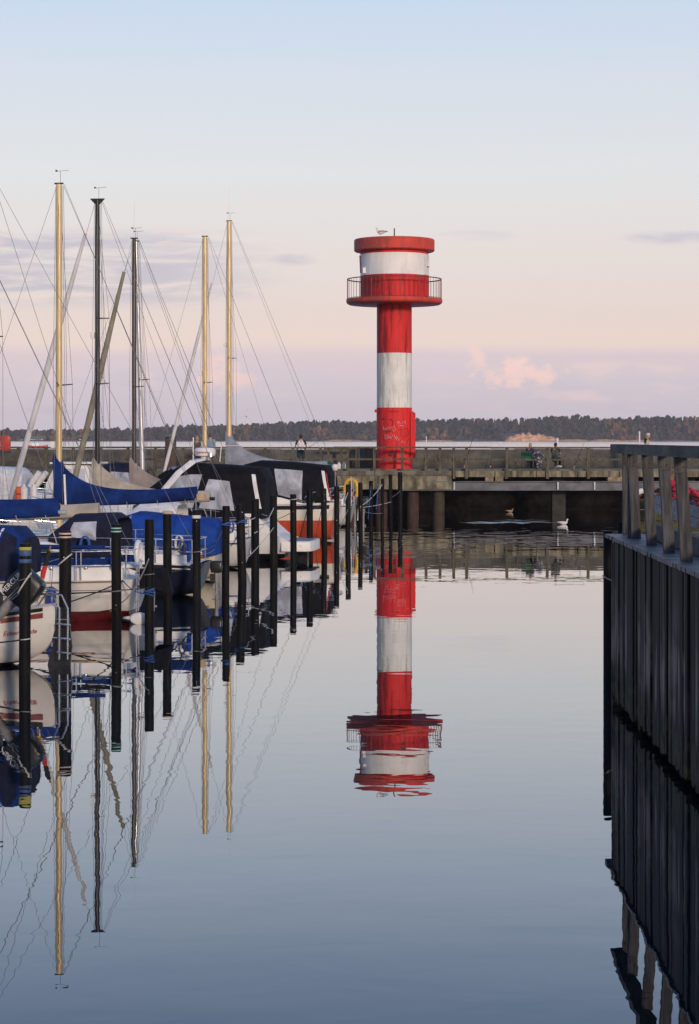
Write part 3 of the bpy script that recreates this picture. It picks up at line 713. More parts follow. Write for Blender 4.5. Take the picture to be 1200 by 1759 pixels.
trough((5.16, 34.0), (4.75, 26.6), 2.80, 'grey wooden trough of red geraniums along the jetty', 30)
trough((5.05, 36.2), (6.4, 36.0), 2.62, 'small far trough with red flowers low behind the railing', 8)
M['ring_white'] = M['fender']
lb = thing('lifebuoy', P(1106, 863, 35.4), 'red and white lifebuoy half hidden behind the jetty railing', 'lifebuoy')
c = P(1106, 863, 35.4)
for q in range(8):
    a0 = 2*pi*q/8+.1; MB().tube([c+Vector((cos(a0+.11*w)*.2, 0, sin(a0+.11*w)*.2)) for w in range(8)], .05, 8).build('ring_segment', M['flag_red'] if q % 2 else M['fender'], lb)

# ---------------------------------------------------------------- row of mooring piles
cy = [(1.0, 1.0, 1.0)]
M['band_green'] = mat('pale_green_band', (.25, .5, .42), .6, 0, .1, 9); M['band_white'] = mat('white_band_tape', (.62, .62, .58), .6, 0, .15, 9)
M['band_pink'] = mat('pinkish_band', (.55, .42, .36), .6, 0, .15, 9); M['band_blue'] = mat('blue_band', (.035, .08, .2), .6, 0, .2, 9); M['band_yel'] = mat('yellow_band', (.4, .36, .08), .6, 0, .2, 9)
M['stone'] = mat('flat_stone_cap', (.42, .36, .29), .8, 0, .2, 12)
pile_rows = [  # px, top row, reflected top row, width px, lean px, what sets it apart
 (42, 934, 1384, 20, 1, 'black mooring pile with blue and yellow bands, nearest the camera at the left'),
 (111, 912, 1331, 21, 1, 'black mooring pile with two pinkish bands, second from the left'),
 (200, 901, 1292, 17, -1, 'black mooring pile with two pale green bands, third from the left'),
 (256, 892, 1256, 16, 0, 'plain black mooring pile, fourth from the left, by the red bottomed boat stern'),
 (288, 883, 1227, 15, 0, 'black mooring pile with a pale stone cap, fifth from the left'),
 (338, 876, 1190, 14, 0, 'domed black mooring pile with one white band before the blue tent'),
 (387, 869, 1168, 13, 1, 'plain black mooring pile right of the blue tent, blue rope tied on'),
 (416, 866, 1140, 15, -4, 'thick black mooring pile leaning left beside the blue tent'),
 (438, 857, 1125, 14, 0, 'black mooring pile before the clear canopy windows'),
 (470, 851, 1110, 13, 0, 'black mooring pile beside the white swim platform boat'),
 (504, 849, 1090, 11, 0, 'black mooring pile right in front of the swim platform'),
 (532, 841, 1075, 11, 0, 'black mooring pile left in front of the orange hull'),
 (557, 839, 1058, 10, 0, 'black mooring pile right in front of the orange hull'),
 (578, 835, 1042, 9, 0, 'black mooring pile just past the orange hull stern'),
 (597, 832, 1030, 9, 0, 'black mooring pile in front of the yellow horseshoe lifebuoy'),
 (619, 829, 1012, 8, 0, 'black mooring pile right of the yellow horseshoe lifebuoy'),
 (637, 826, 1000, 7, 0, 'slim black mooring pile with blue rope near the pier'),
 (656, 822, 990, 6, 0, 'slim black mooring pile, third from the pier end of the row'),
 (671, 815, 984, 6, 0, 'slim black mooring pile, last but one below the tower'),
 (687, 811, 976, 8, 0, 'black mooring pile, last of the row, below the tower foot')]
PILES = []
for j, (px, pt, pr, w, ln, lab) in enumerate(pile_rows):
    Y = F*CZ/((pt+pr)/2-HY)
    zt = P(px, pt, Y).z; bands = []
    if ln == 0: ln = random.uniform(-1.6, 1.6)
    if j == 0: bands = [(zt-.10, zt-.05, M['band_yel']), (zt-.19, zt-.105, M['band_blue']), (zt-.30, zt-.24, M['band_blue'])]
    if j == 1: bands = [(zt-.06, zt-.03, M['band_pink']), (zt-.12, zt-.09, M['band_pink'])]
    if j == 2: bands = [(zt-.08, zt-.055, M['band_green']), (zt-.14, zt-.115, M['band_green'])]
    if j == 5: bands = [(zt-.19, zt-.12, M['band_white'])]
    X, zt, r = plain_pile(px, pt, Y, w, lab, None, ln, bands, 'black mooring piles in a row')
    PILES.append((X, Y, zt, r))
    if j == 4:
        tag(MB().lathe([(.03, zt+.0), (r*1.3, zt+.004), (r*1.35, zt+.03), (r*1.1, zt+.06), (.02, zt+.07)], (X, Y, 0), 12).build('flat_stone', M['stone'], origin=(X, Y, zt)), 'pale flat stone lying on top of a black mooring pile', 'stone')
# ================================================================ BOATS
HEAD = radians(173.2)                     # bows point left, sterns at the piles
DIR = Vector((cos(HEAD), sin(HEAD), 0))
def hull_mat(name, top, boot, zb, band=None, zb2=None):
    m = bpy.data.materials.new(name); m.use_nodes = True; t = NT(m.node_tree); b = t.n['Principled BSDF']
    o = t.objco(); x, y, z = t.sep(o); b.inputs['Roughness'].default_value = .32
    n = t.noise(t.vmul(o, (1, 1, 2.5)), 1.6, 4, .6); s = t.noise(t.vmul(o, (4, 4, .5)), 1.5, 4, .65)
    c = t.mix(t.step(n, .3, .7), tuple(k*.92 for k in top), tuple(min(1, k*1.04) for k in top))
    c = t.mix(t.mul(t.mul(t.step(s, .5, .72), t.step(z, .9, .1)), .45), c, tuple(k*.55 for k in (top[0], top[1]*.96, top[2]*.82)))
    if band: c = t.mix(t.math('LESS_THAN', z, zb2), c, band)
    c = t.mix(t.math('LESS_THAN', z, zb), c, t.mix(t.step(s, .4, .7), boot, tuple(k*.6 for k in boot)))
    t.put(b.inputs['Base Color'], c); return m
class Boat:
    def __init__(s, name, label, cat, stern, L, B, fb, hm, stern_w=.72, draft=.38, sp=1.0, rz=HEAD, group=None, bowp=2.1, deck=None, flare=.55, rake=.18, rpw=1.0):
        s.root = thing(name, (stern[0], stern[1], 0), label, cat, group, rz); s.L, s.B, s.fb, s.sw, s.dr, s.sp, s.bp = L, B, fb, stern_w, draft, sp, bowp
        s.M = ROOTM[s.root]; s.fl = flare; s.rk = rake; s.rpw = rpw
        N = 22; rs = []
        for i in range(N+1):
            t = (i/N); rs.append([s.surf(t, radians(a), sg) for sg, a in [(1, k*11.25) for k in range(9)]+[(-1, 90-k*11.25) for k in range(1, 9)]])
        h = MB().rings(rs, closed=False, cap=False)
        h.face(range(0, 17)); s.hull = h.build('hull', hm, s.root, local=True)
        d = MB(); rs = []
        for i in range(N+1):
            t = i/N; w = max(.005, s.w(t)-.02); z = s.zs(t)-.02
            rs.append([(L*t, w*f, z+.06*(1-f*f)) for f in (-1, -.6, -.2, .2, .6, 1)])
        d.rings(rs, closed=False, cap=False, flip=True); s.deck = d.build('deck', deck or M['white_paint'], s.root, local=True)
    def w(s, t):
        if t < .45: return s.B/2*(s.sw+(1-s.sw)*sin(pi/2*(t/.45))**s.sp)
        return max(.012, s.B/2*(1-((t-.45)/.55)**s.bp))
    def zs(s, t): a, m, b = s.fb; return a+(m-a)*(1-(1-min(1, t/.4))**2) if t < .4 else m+(b-m)*((t-.4)/.6)**2
    def zk(s, t):
        if t < .22: k = t/.22; return .06+(-s.dr-.06)*k*k*(3-2*k)
        if t > .72: k = (t-.72)/.28; return -s.dr+(s.zs(t)*.92+s.dr)*k**2.4
        return -s.dr
    def surf(s, t, a, sg=1, out=0.0):
        w, zs, zk = s.w(t), s.zs(t), s.zk(t); c = max(0, cos(a))
        return Vector((s.L*t+s.rk*sin(a)**(1.35*s.rpw)*max(0, 1-t/.25), sg*(w*c**s.fl+(out if c > 1e-6 else 0)), zs+(zk-zs)*sin(a)**1.35))
    def at_z(s, x, z, sg=1, out=.006):
        lo, hi = 0, pi/2
        for _ in range(24):
            m = (lo+hi)/2
            if s.surf(x/s.L, m, sg).z > z: lo = m
            else: hi = m
        return s.surf(x/s.L, lo, sg, out)
    def stripe(s, d0, d1, m, name='sheer_stripe', out=.008, x0=.02, x1=.97):
        mb = MB(); rs = []
        for sg in (1, -1):
            rs = []
            for i in range(25):
                t = x0+(x1-x0)*i/24; z = s.zs(t)
                rs.append([s.at_z(s.L*t, z-d0, sg, -.01), s.at_z(s.L*t, z-d0, sg, out), s.at_z(s.L*t, z-d1, sg, out), s.at_z(s.L*t, z-d1, sg, -.01)])
            mb.rings(rs, True, True, False, flip=(sg < 0))
        return mb.build(name, m, s.root, local=True)
    def part(s, name, mb, m, parent=None): return mb.build(name, m, parent or s.root, local=True)
    def to_local(s, p): return s.M.inverted() @ Vector(p)
    def px(s, px_, py, dy=0.0):            # photo pixel on the boat's own centre plane (offset dy to port) -> local
        d = Vector((px_-CX, F, HY-py)); o = s.M.inverted() @ Vector((0, 0, CZ)); r = s.M.to_3x3().inverted() @ d
        k = (dy-o.y)/r.y; return o+r*k
    def cabin(s, x0, x1, wf, h, slope=.5, m=None, ports=3, zoff=0.0, portm=None):
        L = s.L; z0 = s.zs((x0+x1)/2/L)+zoff; rs = []
        for x, f, k in ((x0, .96, 1.0), (x0+.04, 1.0, 1.0), (x1-slope, .93, .96), (x1-slope*.35, .80, .55), (x1, .68, .04)):
            w = s.w(x/L)*wf*f
            rs.append([(x, w, z0-.05), (x, w*.96, z0+h*k*.55), (x, w*.88, z0+h*k*.88), (x, w*.6, z0+h*k), (x, 0, z0+h*k*1.05), (x, -w*.6, z0+h*k), (x, -w*.88, z0+h*k*.88), (x, -w*.96, z0+h*k*.55), (x, -w, z0-.05)])
        c = s.part('cabin', MB().rings(rs, False, False, True, flip=False), m or M['white_paint'])
        mb = MB(); r0 = rs[0]; mb.v += [Vector(p) for p in r0]; mb.face(range(9)); s.part('cabin_bulkhead', mb, m or M['white_paint'], c)
        for q in range(ports):
            f = (q+.7)/(ports+.6); x = x0+(x1-slope-x0)*f; hw = (x1-slope-x0)/(ports+.6)*.33
            for sg in (1, -1):
                wa = s.w((x-hw)/L)*wf*.985; wb = s.w((x+hw)/L)*wf*.985
                mb = MB(); mb.slab([(x-hw, sg*wa, z0+h*.28), (x+hw, sg*wb, z0+h*.28), (x+hw*.9, sg*wb*.985, z0+h*.62), (x-hw*.9, sg*wa*.985, z0+h*.62)], (0, sg*.012, 0)); s.part('port_light', mb, portm or M['glass_dark'], c)
        return c
    def coaming(s, x0, x1, h=.22, m=None):
        for sg in (1, -1):
            rs = []
            for i in range(7):
                x = x0+(x1-x0)*i/6; w = s.w(x/s.L)*.78; z = s.zs(x/s.L)
                rs.append([(x, sg*(w+.05), z-.02), (x, sg*(w+.02), z+h), (x, sg*(w-.05), z+h), (x, sg*(w-.08), z-.02)])
            s.part('cockpit_coaming', MB().rings(rs, True, True, False), m or M['white_paint'])
    def rails(s, h=.55, x0=.05, n=6, x1=.97, front=True, aft=True):
        L = s.L; g = lambda t, sg, dz=0: Vector((L*t, sg*max(.03, s.w(t)-.06), s.zs(t)+dz))
        for sg in (1, -1):
            for i in range(n):
                t = .14+(x1-.2-.14)*i/(n-1); p = g(t, sg); s.part('stanchion', MB().tube([p, p+Vector((0, 0, h))], .012, 6), M['steel'])
            for hh in (h, h*.52): s.part('lifeline', MB().tube([g(.08+(x1-.13)*i/12, sg, hh) for i in range(13)], .0055, 5), M['steel'])
        if aft:
            for hh in (h, h*.5):
                pts = [g(.14, 1, hh), g(.05, 1, hh), g(.012, .8, hh), g(.012, -.8, hh), g(.05, -1, hh), g(.14, -1, hh)]
                s.part('pushpit_rail', MB().tube(pts, .014, 6), M['steel'])
            for sg in (1, -1):
                for t in (.02, .13): p = g(t, sg*.95); s.part('pushpit_post', MB().tube([p, p+Vector((0, 0, h))], .014, 6), M['steel'])
        if front:
            pts = [g(.86, 1, 0), g(.86, 1, h), g(.96, 1, h*1.05), Vector((L*1.01, 0, s.zs(1)+h*1.08)), g(.96, -1, h*1.05), g(.86, -1, h), g(.86, -1, 0)]
            s.part('pulpit', MB().tube(pts, .014, 6), M['steel'])
    def mast(s, xm, ztop, m, r=.075, foot=None, spread=(.56,), vane=None, lean=0.0, wind=True, steam=None, back=2, light=None, fore=None, shr=.0052, wm=None):
        L = s.L; z0 = foot if foot is not None else s.zs(xm/L)+.3; wm = wm or M['wire']
        top = Vector((xm+lean, 0, ztop)); bot = Vector((xm, 0, z0))
        at = lambda z: bot+(top-bot)*((z-z0)/(ztop-z0))
        ms = s.part('mast', MB().tube([bot, at(z0+(ztop-z0)*.5), at(ztop-1.0), top], [r, r, r*.97, r*.85], 14), m)
        s.part('masthead_fitting', MB().box(top+Vector((0, 0, .02)), (.24, .05, .04)), M['dark_metal'], ms)
        s.masttop = top; s.mastat = at; s.ms = ms
        for k in spread:
            z = z0+(ztop-z0)*k; sl = s.B*.33
            for sg in (1, -1):
                s.part('spreader', MB().tube([at(z), at(z)+Vector((-.15, sg*sl, .05))], [.022, .014], 6), M['dark_metal'], ms)
                cp = Vector((xm-.12, sg*(s.w(xm/L)-.05), s.zs(xm/L)))
                s.part('shroud', MB().tube([cp, at(z)+Vector((-.15, sg*sl, .05)), at(ztop-.08)], shr, 5), wm)
                s.part('lower_shroud', MB().tube([Vector((xm-.45, sg*(s.w(xm/L)-.05), s.zs(xm/L))), at(z-.06)], shr, 5), wm)
        f = fore or L*.985
        s.part('forestay', MB().tube([(f, 0, s.zs(f/L)), at(ztop-.1)+Vector((.08, 0, 0))], shr, 5), wm)
        if back == 2:
            for sg in (1, -1): s.part('backstay', MB().tube([(.1, sg*s.w(0)*.8, s.zs(0)+.05), (1.1, sg*.04, s.zs(0)+2.2), top+Vector((-.14, 0, 0))], shr, 5), wm)
        elif back == 1: s.part('backstay', MB().tube([(.05, 0, s.zs(0)+.05), top+Vector((-.14, 0, 0))], shr, 5), wm)
        for q, (dx, dy) in enumerate(((-.10, .05), (.10, -.05), (-.11, -.04))):
            s.part('halyard', MB().tube([at(z0+.9)+Vector((dx*1.3, dy, 0)), at((z0+ztop)/2)+Vector((dx*1.7, dy*1.5, 0)), at(ztop-.05)+Vector((dx, dy, 0))], .0055, 5), wm)
        if wind:
            b = top+Vector((-.05, .03, 0))
            s.part('vane_post', MB().tube([b, b+Vector((0, 0, .34))], .005, 5), M['dark_metal'], ms)
            c = b+Vector((0, 0, .34))
            s.part('wind_vane', MB().tube([c+Vector((.12, 0, .0)), c+Vector((-.22, 0, .02))], .005, 5).slab([c+Vector((.07, 0, -.01)), c+Vector((.14, 0, -.01)), c+Vector((.13, 0, .05)), c+Vector((.08, 0, .02))], (0, .008, 0)), M['dark_metal'], ms)
        if vane: s.part('radio_whip', MB().tube([top+Vector((.03, 0, .04)), top+Vector((-.02, 0, vane))], [.009, .004], 5), M['white_paint'], ms)
        if light:
            p = at(light); s.part('deck_light', MB().box(p+Vector((r+.06, .02, 0)), (.12, .12, .17)), M['white_paint'], ms)
    def boom(s, xm, z, ln, m, cover=None, hm=1.0, he=.22, wid=.15, rise=0.0, stub=.15, sag=3.6):
        e = Vector((xm-ln, 0, z+rise)); s.part('boom', MB().tube([(xm-.06, 0, z), e-Vector((stub, 0, 0))], .05, 10), m)
        if cover:
            rs = []; n = 26; rr = random.Random(int(xm*100+ln*37))
            for i in range(n+1):
                f = i/n; x = xm+.13-(ln+.13)*f; zb = z-.09+rise*f-.05*sin(pi*f); h = he+(hm-he)*math.exp(-f*sag*1.6)*(1-f*.3)+.09
                if f < .07: h = hm+.06
                ring = []
                for k in range(16):
                    a = 2*pi*k/16; cy, cz = sin(a), -cos(a)
                    u_ = (cz+1)/2; ww = wid*(1-.72*u_**1.3) if f >= .07 else wid*(.95-.25*u_)
                    wob = 1+.12*mnoise.noise(Vector((x*2.2, u_*3, cy*2+z)))
                    ring.append((x+.03*mnoise.noise(Vector((x*3, u_*4, 5))), cy*ww*wob+.015*mnoise.noise(Vector((x*1.7, u_*5+x*2, 9))), zb+h*u_))
                rs.append(ring)
            c = s.part('sail_cover', MB().rings(rs, True, True, True), cover)
            for f in (.28, .5, .72, .92):
                x = xm-ln*f; s.part('cover_tie', MB().tube([(x, .13, z+rise*f-.06), (x, .0, z+rise*f-.20), (x, -.13, z+rise*f-.06)], .008, 5), M['rope_white'], c)
        s.part('mainsheet', MB().tube([e+Vector((.25, 0, -.08)), e+Vector((.05, .08, -.55)), (max(.25, xm-ln-.1), .1, s.zs(.05)+.15)], .009, 5), M['rope_white'])
        s.part('topping_lift', MB().tube([e, s.masttop+Vector((-.12, 0, -.03))], .0055, 5), M['wire'])
        return e
    def furl(s, m, r=.06, f=None, top=.5, grip=None):
        f = f or s.L*.985; a = Vector((f, 0, s.zs(f/s.L)+.28)); b = s.mastat(s.masttop.z-.1)+Vector((.10, 0, 0)); d = b-a; n = 14; pts = []; rr = []
        for i in range(n+1):
            k = i/n*(1-top/d.length); pts.append(a+d*k); rr.append(r*(1.0 if i > 1 else .75)*(1.02-.5*max(0, (i-9)/5))*(1+.10*mnoise.noise(Vector((i*1.3, r*50, 2)))))
        g_ = s.part('furled_genoa', MB().tube(pts, rr, 9), m)
        s.part('furling_drum', MB().lathe([(.03, -.05), (.11, -.04), (.11, .06), (.03, .07)], a-d.normalized()*.12, 12), M['dark_metal'], g_)
    def hood(s, st, m, name='sprayhood', n=11, pw=.5, close=(True, True)):       # stations (x, halfwidth, zbase, ztop)
        s.hs = st; s.hp = pw
        rs = [[s.hpt(x, w, a, b, k/(n-1)*2-1) for k in range(n)] for x, w, a, b in st]
        mb = MB().rings(rs, False, False, True, flip=True)
        for i, e in ((0, close[0]), (-1, close[1])):
            if e: q = len(mb.v); mb.v += [Vector(p) for p in rs[i]]; mb.face(range(q, q+n))
        return s.part(name, mb, m)
    def hpt(s, x, w, zb, zt, u_, out=0.0):
        a = (u_+1)/2*pi; cy = cos(a); sy = sin(a); sgn = 1 if cy >= 0 else -1
        return Vector((x, sgn*abs(cy)**s.hp*w*(1+out), zb+(zt-zb)*(sy**s.hp)*(1+out*.5) if sy > 0 else zb))
    def hx(s, x):
        st = sorted(s.hs)
        for p, q in zip(st, st[1:]):
            if p[0] <= x <= q[0]: k = (x-p[0])/(q[0]-p[0]+1e-9); return [p[i]+(q[i]-p[i])*k for i in (1, 2, 3)]
        return st[0][1:] if x < st[0][0] else st[-1][1:]
    def hood_patch(s, name, corners, m, parent, out=.02, n=6):      # corners: four (x, height fraction) on the port side, mirrored too
        for sg in (1, -1):
            rs = []
            for i in range(n+1):
                f = i/n; row = []
                for j in range(n+1):
                    g_ = j/n
                    x = (corners[0][0]*(1-f)+corners[1][0]*f)*(1-g_)+(corners[3][0]*(1-f)+corners[2][0]*f)*g_
                    hgt = (corners[0][1]*(1-f)+corners[1][1]*f)*(1-g_)+(corners[3][1]*(1-f)+corners[2][1]*f)*g_
                    w, zb, zt = s.hx(x); sy = max(0, hgt)**(1/s.hp); cy = sqrt(max(0, 1-sy*sy))
                    row.append(Vector((x, sg*(cy**s.hp*w+out), zb+(zt-zb)*hgt)))
                rs.append(row)
            s.part(name, MB().rings(rs, False, False, True, flip=(sg > 0)), m, parent)
    def fender(s, x, z, sg=1, m=None, l=.5, r=.11, off=.12):
        p = s.at_z(x, min(z, s.zs(x/s.L)-.02), sg, off); p.z = z
        f = s.part('fender', MB().lathe([(.02, -l/2-.05), (r*.7, -l/2), (r, -l/2+.06), (r, l/2-.06), (r*.7, l/2), (.03, l/2+.06)], p, 12), m or M['fender'])
        s.part('fender_line', MB().tube([p+Vector((0, 0, l/2)), (p.x, sg*(s.w(x/s.L)-.06), s.zs(x/s.L)+.3)], .008, 5), M['rope_grey'], f)
    def outboard(s, p, tilt=0.0, cover=None, k=1.0, sidex=-1):
        p = Vector(p); d = Vector((-sin(tilt), 0, cos(tilt))); e = Vector((cos(tilt), 0, sin(tilt))); y = Vector((0, 1, 0)); rs = []
        for f, a, b in ((0, .20, .11), (.05, .25, .14), (.20, .28, .15), (.36, .26, .14), (.43, .235, .125), (.455, .19, .10)):
            rs.append([p+d*(f*k)+e*(k*a*(abs(cos(q))**.32)*(1 if cos(q) > 0 else -1)*.85)+y*(k*b*(abs(sin(q))**.32)*(1 if sin(q) > 0 else -1)) for q in [2*pi*j/20 for j in range(20)]])
        o = s.part('outboard_cowl', MB().rings(rs, True, True, True), cover or M['motor'])
        lg = MB().tube([p, p-d*.35*k, p-d*.8*k], [.09*k, .06*k, .045*k], 10); lg.slab([p-d*.62*k+e*.16*k+y*.012, p-d*.62*k-e*.12*k+y*.012, p-d*.68*k-e*.12*k+y*.012, p-d*.68*k+e*.18*k+y*.012], -y*.024)
        s.part('outboard_leg', lg, M['motor_grey'], o); s.part('outboard_bracket', MB().box(p-d*.18*k+e*.16*k, (.14*k, .22*k, .26*k)), M['dark_metal'], o)
        return o, d, e
def text_mesh(name, body, size, m, parent, origin, xdir, ydir, shear=0.0, extr=.003):
    c = bpy.data.curves.new(name, 'FONT'); c.body = body; c.size = size; c.shear = shear; c.extrude = extr; c.resolution_u = 3
    o = bpy.data.objects.new(name, c); col.objects.link(o)
    dg = bpy.context.evaluated_depsgraph_get(); me = bpy.data.meshes.new_from_object(o.evaluated_get(dg)); bpy.data.objects.remove(o); bpy.data.curves.remove(c)
    xd = Vector(xdir).normalized(); yd = Vector(ydir); yd = (yd-xd*yd.dot(xd)).normalized(); zd = xd.cross(yd)
    X = Matrix((xd, yd, zd)).transposed().to_4x4(); X.translation = Vector(origin); me.transform(X); me.materials.clear(); me.materials.append(m)
    t = bpy.data.objects.new(name, me); t.parent = parent; ROOTM[t] = ROOTM[parent]; col.objects.link(t); return t

def clutter(b, x0, x1, seed, hood=None, hm=None):
    r = random.Random(seed); L = b.L
    for sg in (1, -1):
        for x in (1.0, 1.7): w = b.w(x/L)*.76; z = b.zs(x/L)+.26; b.part('winch', MB().lathe([(.06, z-.05), (.07, z), (.045, z+.05), (.06, z+.11), (.02, z+.12)], (x, sg*w, 0), 10), M['steel'])
        b.part('handrail', MB().tube([(x0+.3+q*(x1-x0-1.2)/6, sg*b.w((x0+x1)/2/L)*.42, b.zs(.5)+.50+(.035 if q % 2 else 0)) for q in range(7)], .014, 6), M['teak'])
    xh = (x0+x1)/2; b.part('hatch', MB().box((xh, 0, b.zs(.5)+.52), (.5, .5, .06)), M['glass_dark'])
    b.part('hatch', MB().box((x1+.7, 0, b.zs(.75)+.08), (.45, .45, .08)), M['white_paint'])
    for q in range(2): xx = x0+.6+q*1.3; b.part('vent', MB().lathe([(.05, 0), (.05, .12), (.09, .15), (.07, .2), (.01, .21)], (xx, .35, b.zs(.5)+.46), 10), M['fender'])
    for q in range(3):
        x = (.35, .8, x0+.1)[q]; yv = (b.w(x/L)-.05)*(1 if q != 1 else -1); z = b.zs(x/L)+.42; rr = .12+.03*q; co = MB()
        for k_ in range(3): co.tube([(x+rr*.6*cos(a)+.01*k_, yv+.03*k_, z-.05+rr*1.3*sin(a)) for a in [2*pi*j/14 for j in range(15)]], .014, 5, False)
        b.part('coiled_rope', co, (M['rope_white'], M['rope_blue'], M['rope_grey'])[(q+seed) % 3])
    for q in range(3): b.fender(1.6+q*1.5, .45+r.uniform(-.05, .1), 1, (None, M['blue_stripe'], None)[(q+seed) % 3], .48, .10)
    b.part('tiller', MB().tube([(.05, 0, b.zs(0)+.12), (.5, .03, b.zs(0)+.28), (1.15, .05, b.zs(0)+.36)], [.03, .025, .018], 8), M['teak'])
    b.part('deck_bag', MB().blob((x1+.2, -.3, b.zs(.7)+.22), .22, .15, 2, (1.5, 1, .7)), (M['grey_cloth'], M['white_cloth'], M['navy_cloth'])[seed % 3])
    if hood:
        z = b.zs(x0/L); hd = b.hood([(x0-.55, .92, z+.15, z+1.0), (x0-.35, .95, z+.18, z+1.12), (x0+.5, .9, z+.35, z+1.1), (x0+1.1, .75, z+.45, z+.62)], hm, 'sprayhood', pw=.45, close=(False, True)); b.hood_patch('window', [(x0-.1, .3), (x0+.6, .3), (x0+.45, .75), (x0-.1, .8)], M['clear'], hd, .025)
# ---- floating jetty along the bows (mostly hidden)
M['jetty'] = mat('pontoon_boards', (.15, .13, .10), .85, 0, .3, 3, (.4, 3, 1))
pj = thing('floating_pontoon', (-12.9, 34, 0), 'low boarded pontoon behind the bows of the moored boats', 'pontoon')
A = Vector((-13.9, 30, .45)); Bp = Vector((-8.3, 88, .45)); n = 40
for i in range(n):
    a = A+(Bp-A)*(i/n); b = A+(Bp-A)*((i+1)/n); MB().beam(a+(b-a)*.01, b-(b-a)*.01, 1.3, .09).build('board_section', M['jetty'], pj)
MB().beam(A-Vector((0, 0, .3)), Bp-Vector((0, 0, .3)), 1.1, .45).build('float', M['quay_dark'], pj)

# ---- B1: nearest launch with blue canopy and outboard
b = Boat('launch', 'white double-ended launch with blue canopy and dark red stripe, nearest at left', 'boat', (-4.80, 33.35), 7.4, 2.3, (.98, .78, 1.15),
         hull_mat('launch_hull', (.60, .585, .55), (.012, .012, .013), .07), stern_w=.07, sp=.62, flare=.5, draft=.35, rake=.5, rpw=4.5)
b.stripe(.0, .055, M['blackh'], 'rubbing_strake', .03); b.stripe(.085, .165, M['red_stripe'], 'red_stripe')
b.coaming(.7, 3.2, .14)
hd = b.hood([(.42, .60, 1.50, 2.10), (.62, .80, 1.42, 2.28), (1.5, .88, 1.36, 2.30), (2.6, .88, 1.36, 2.26), (3.2, .8, 1.3, 1.95)], M['blue_cloth'], 'canopy', close=(False, True))
pts = [b.hpt(.42, .60, 1.50, 2.10, k/5-1) for k in range(11)]; q = MB(); q.v += pts; q.face(range(11)); b.part('canopy_end', q, M['navy_cloth'], hd)
b.hood_patch('end_flap', [(.44, .05), (.74, .05), (.70, .9), (.50, .9)], M['navy_cloth'], hd, .012)
b.hood_patch('zip_band', [(.80, .35), (.83, .35), (.76, .97), (.72, .97)], M['white_cloth'], hd, .016)
b.cabin(3.2, 5.3, .7, .5, .6)
c0 = b.px(22, 1030, .78); o, d, e = b.outboard(c0, radians(42), None, 1.2)
text_mesh('motor_lettering', 'MERCURY', .115, M['text_white'], o, b.px(5, 1022, .99), Vector((-.70, 0, .72)), Vector((.72, 0, .70)))
for q in range(3): b.part('cowl_stripe', MB().beam(b.px(12+4*q, 1028+1*q, .985), b.px(38+5*q, 1002+3*q, .985), .012, .008, (0, 1, 0)), M['motor_grey'], o)
p0 = b.at_z(.72, .52, 1, .012); p1 = b.at_z(.26, .55, 1, .012)
text_mesh('home_port_lettering', 'Eckernförde', .112, M['text_red'], b.hull, p0, p1-p0, (0, 0.25, 1), .25)
p2 = b.at_z(.40, .66, 1, .012); text_mesh('name_lettering', 'y', .11, M['text_red'], b.hull, p2, p1-p0, (0, .25, 1), .25)
b.part('rudder', MB().slab([(-.02, -.02, .95), (-.20, -.02, .92), (-.27, -.02, .3), (-.18, -.02, -.5), (.25, -.02, -.5), (.12, -.02, .1), (.0, -.02, .5)], (0, .04, 0)), M['blackh'])
for z in (.75, .45): b.part('rudder_pintle', MB().tube([(.10, .05, z), (-.22, .05, z)], .014, 6), M['steel'])
for x in (-.12, -.26): b.part('ladder_rail', MB().tube([(x, .25, .12), (x, .25, .95), (x+.1, .25, 1.16), (x+.35, .25, 1.2), (x+.5, .22, 1.0)], .015, 6), M['steel'])
for z in (.22, .45, .68): b.part('ladder_step', MB().tube([(-.30, .25, z), (-.08, .25, z+.02)], .017, 6), M['steel'])
fl = [b.px(63, 1032), b.px(84, 948)]
b.part('flagstaff', MB().tube([fl[0], fl[1]+(fl[1]-fl[0])*.12], .016, 7), M['teak'])
for q, mm in enumerate((M['flag_gold'], M['flag_red'], M['flag_black'])):
    a0, a1 = (.12, .46, .72)[q], (.46, .72, 1.02)[q]; dd = fl[1]-fl[0]
    b.part('furled_flag', MB().tube([fl[0]+dd*a0, fl[0]+dd*(a0+a1)/2+Vector((.012, 0, 0)), fl[0]+dd*a1], [.036, .045, .032], 9), mm)
b.part('push_rail', MB().tube([(.42, .3, .98), (.36, .34, 1.22), (.12, .2, 1.26), (-.02, 0, 1.22), (.12, -.2, 1.26), (.36, -.34, 1.22), (.42, -.3, .98)], .016, 7), M['steel'])
b.part('mooring_cleat', MB().box((.55, .35, 1.02), (.18, .05, .05)), M['steel'])
B1 = b

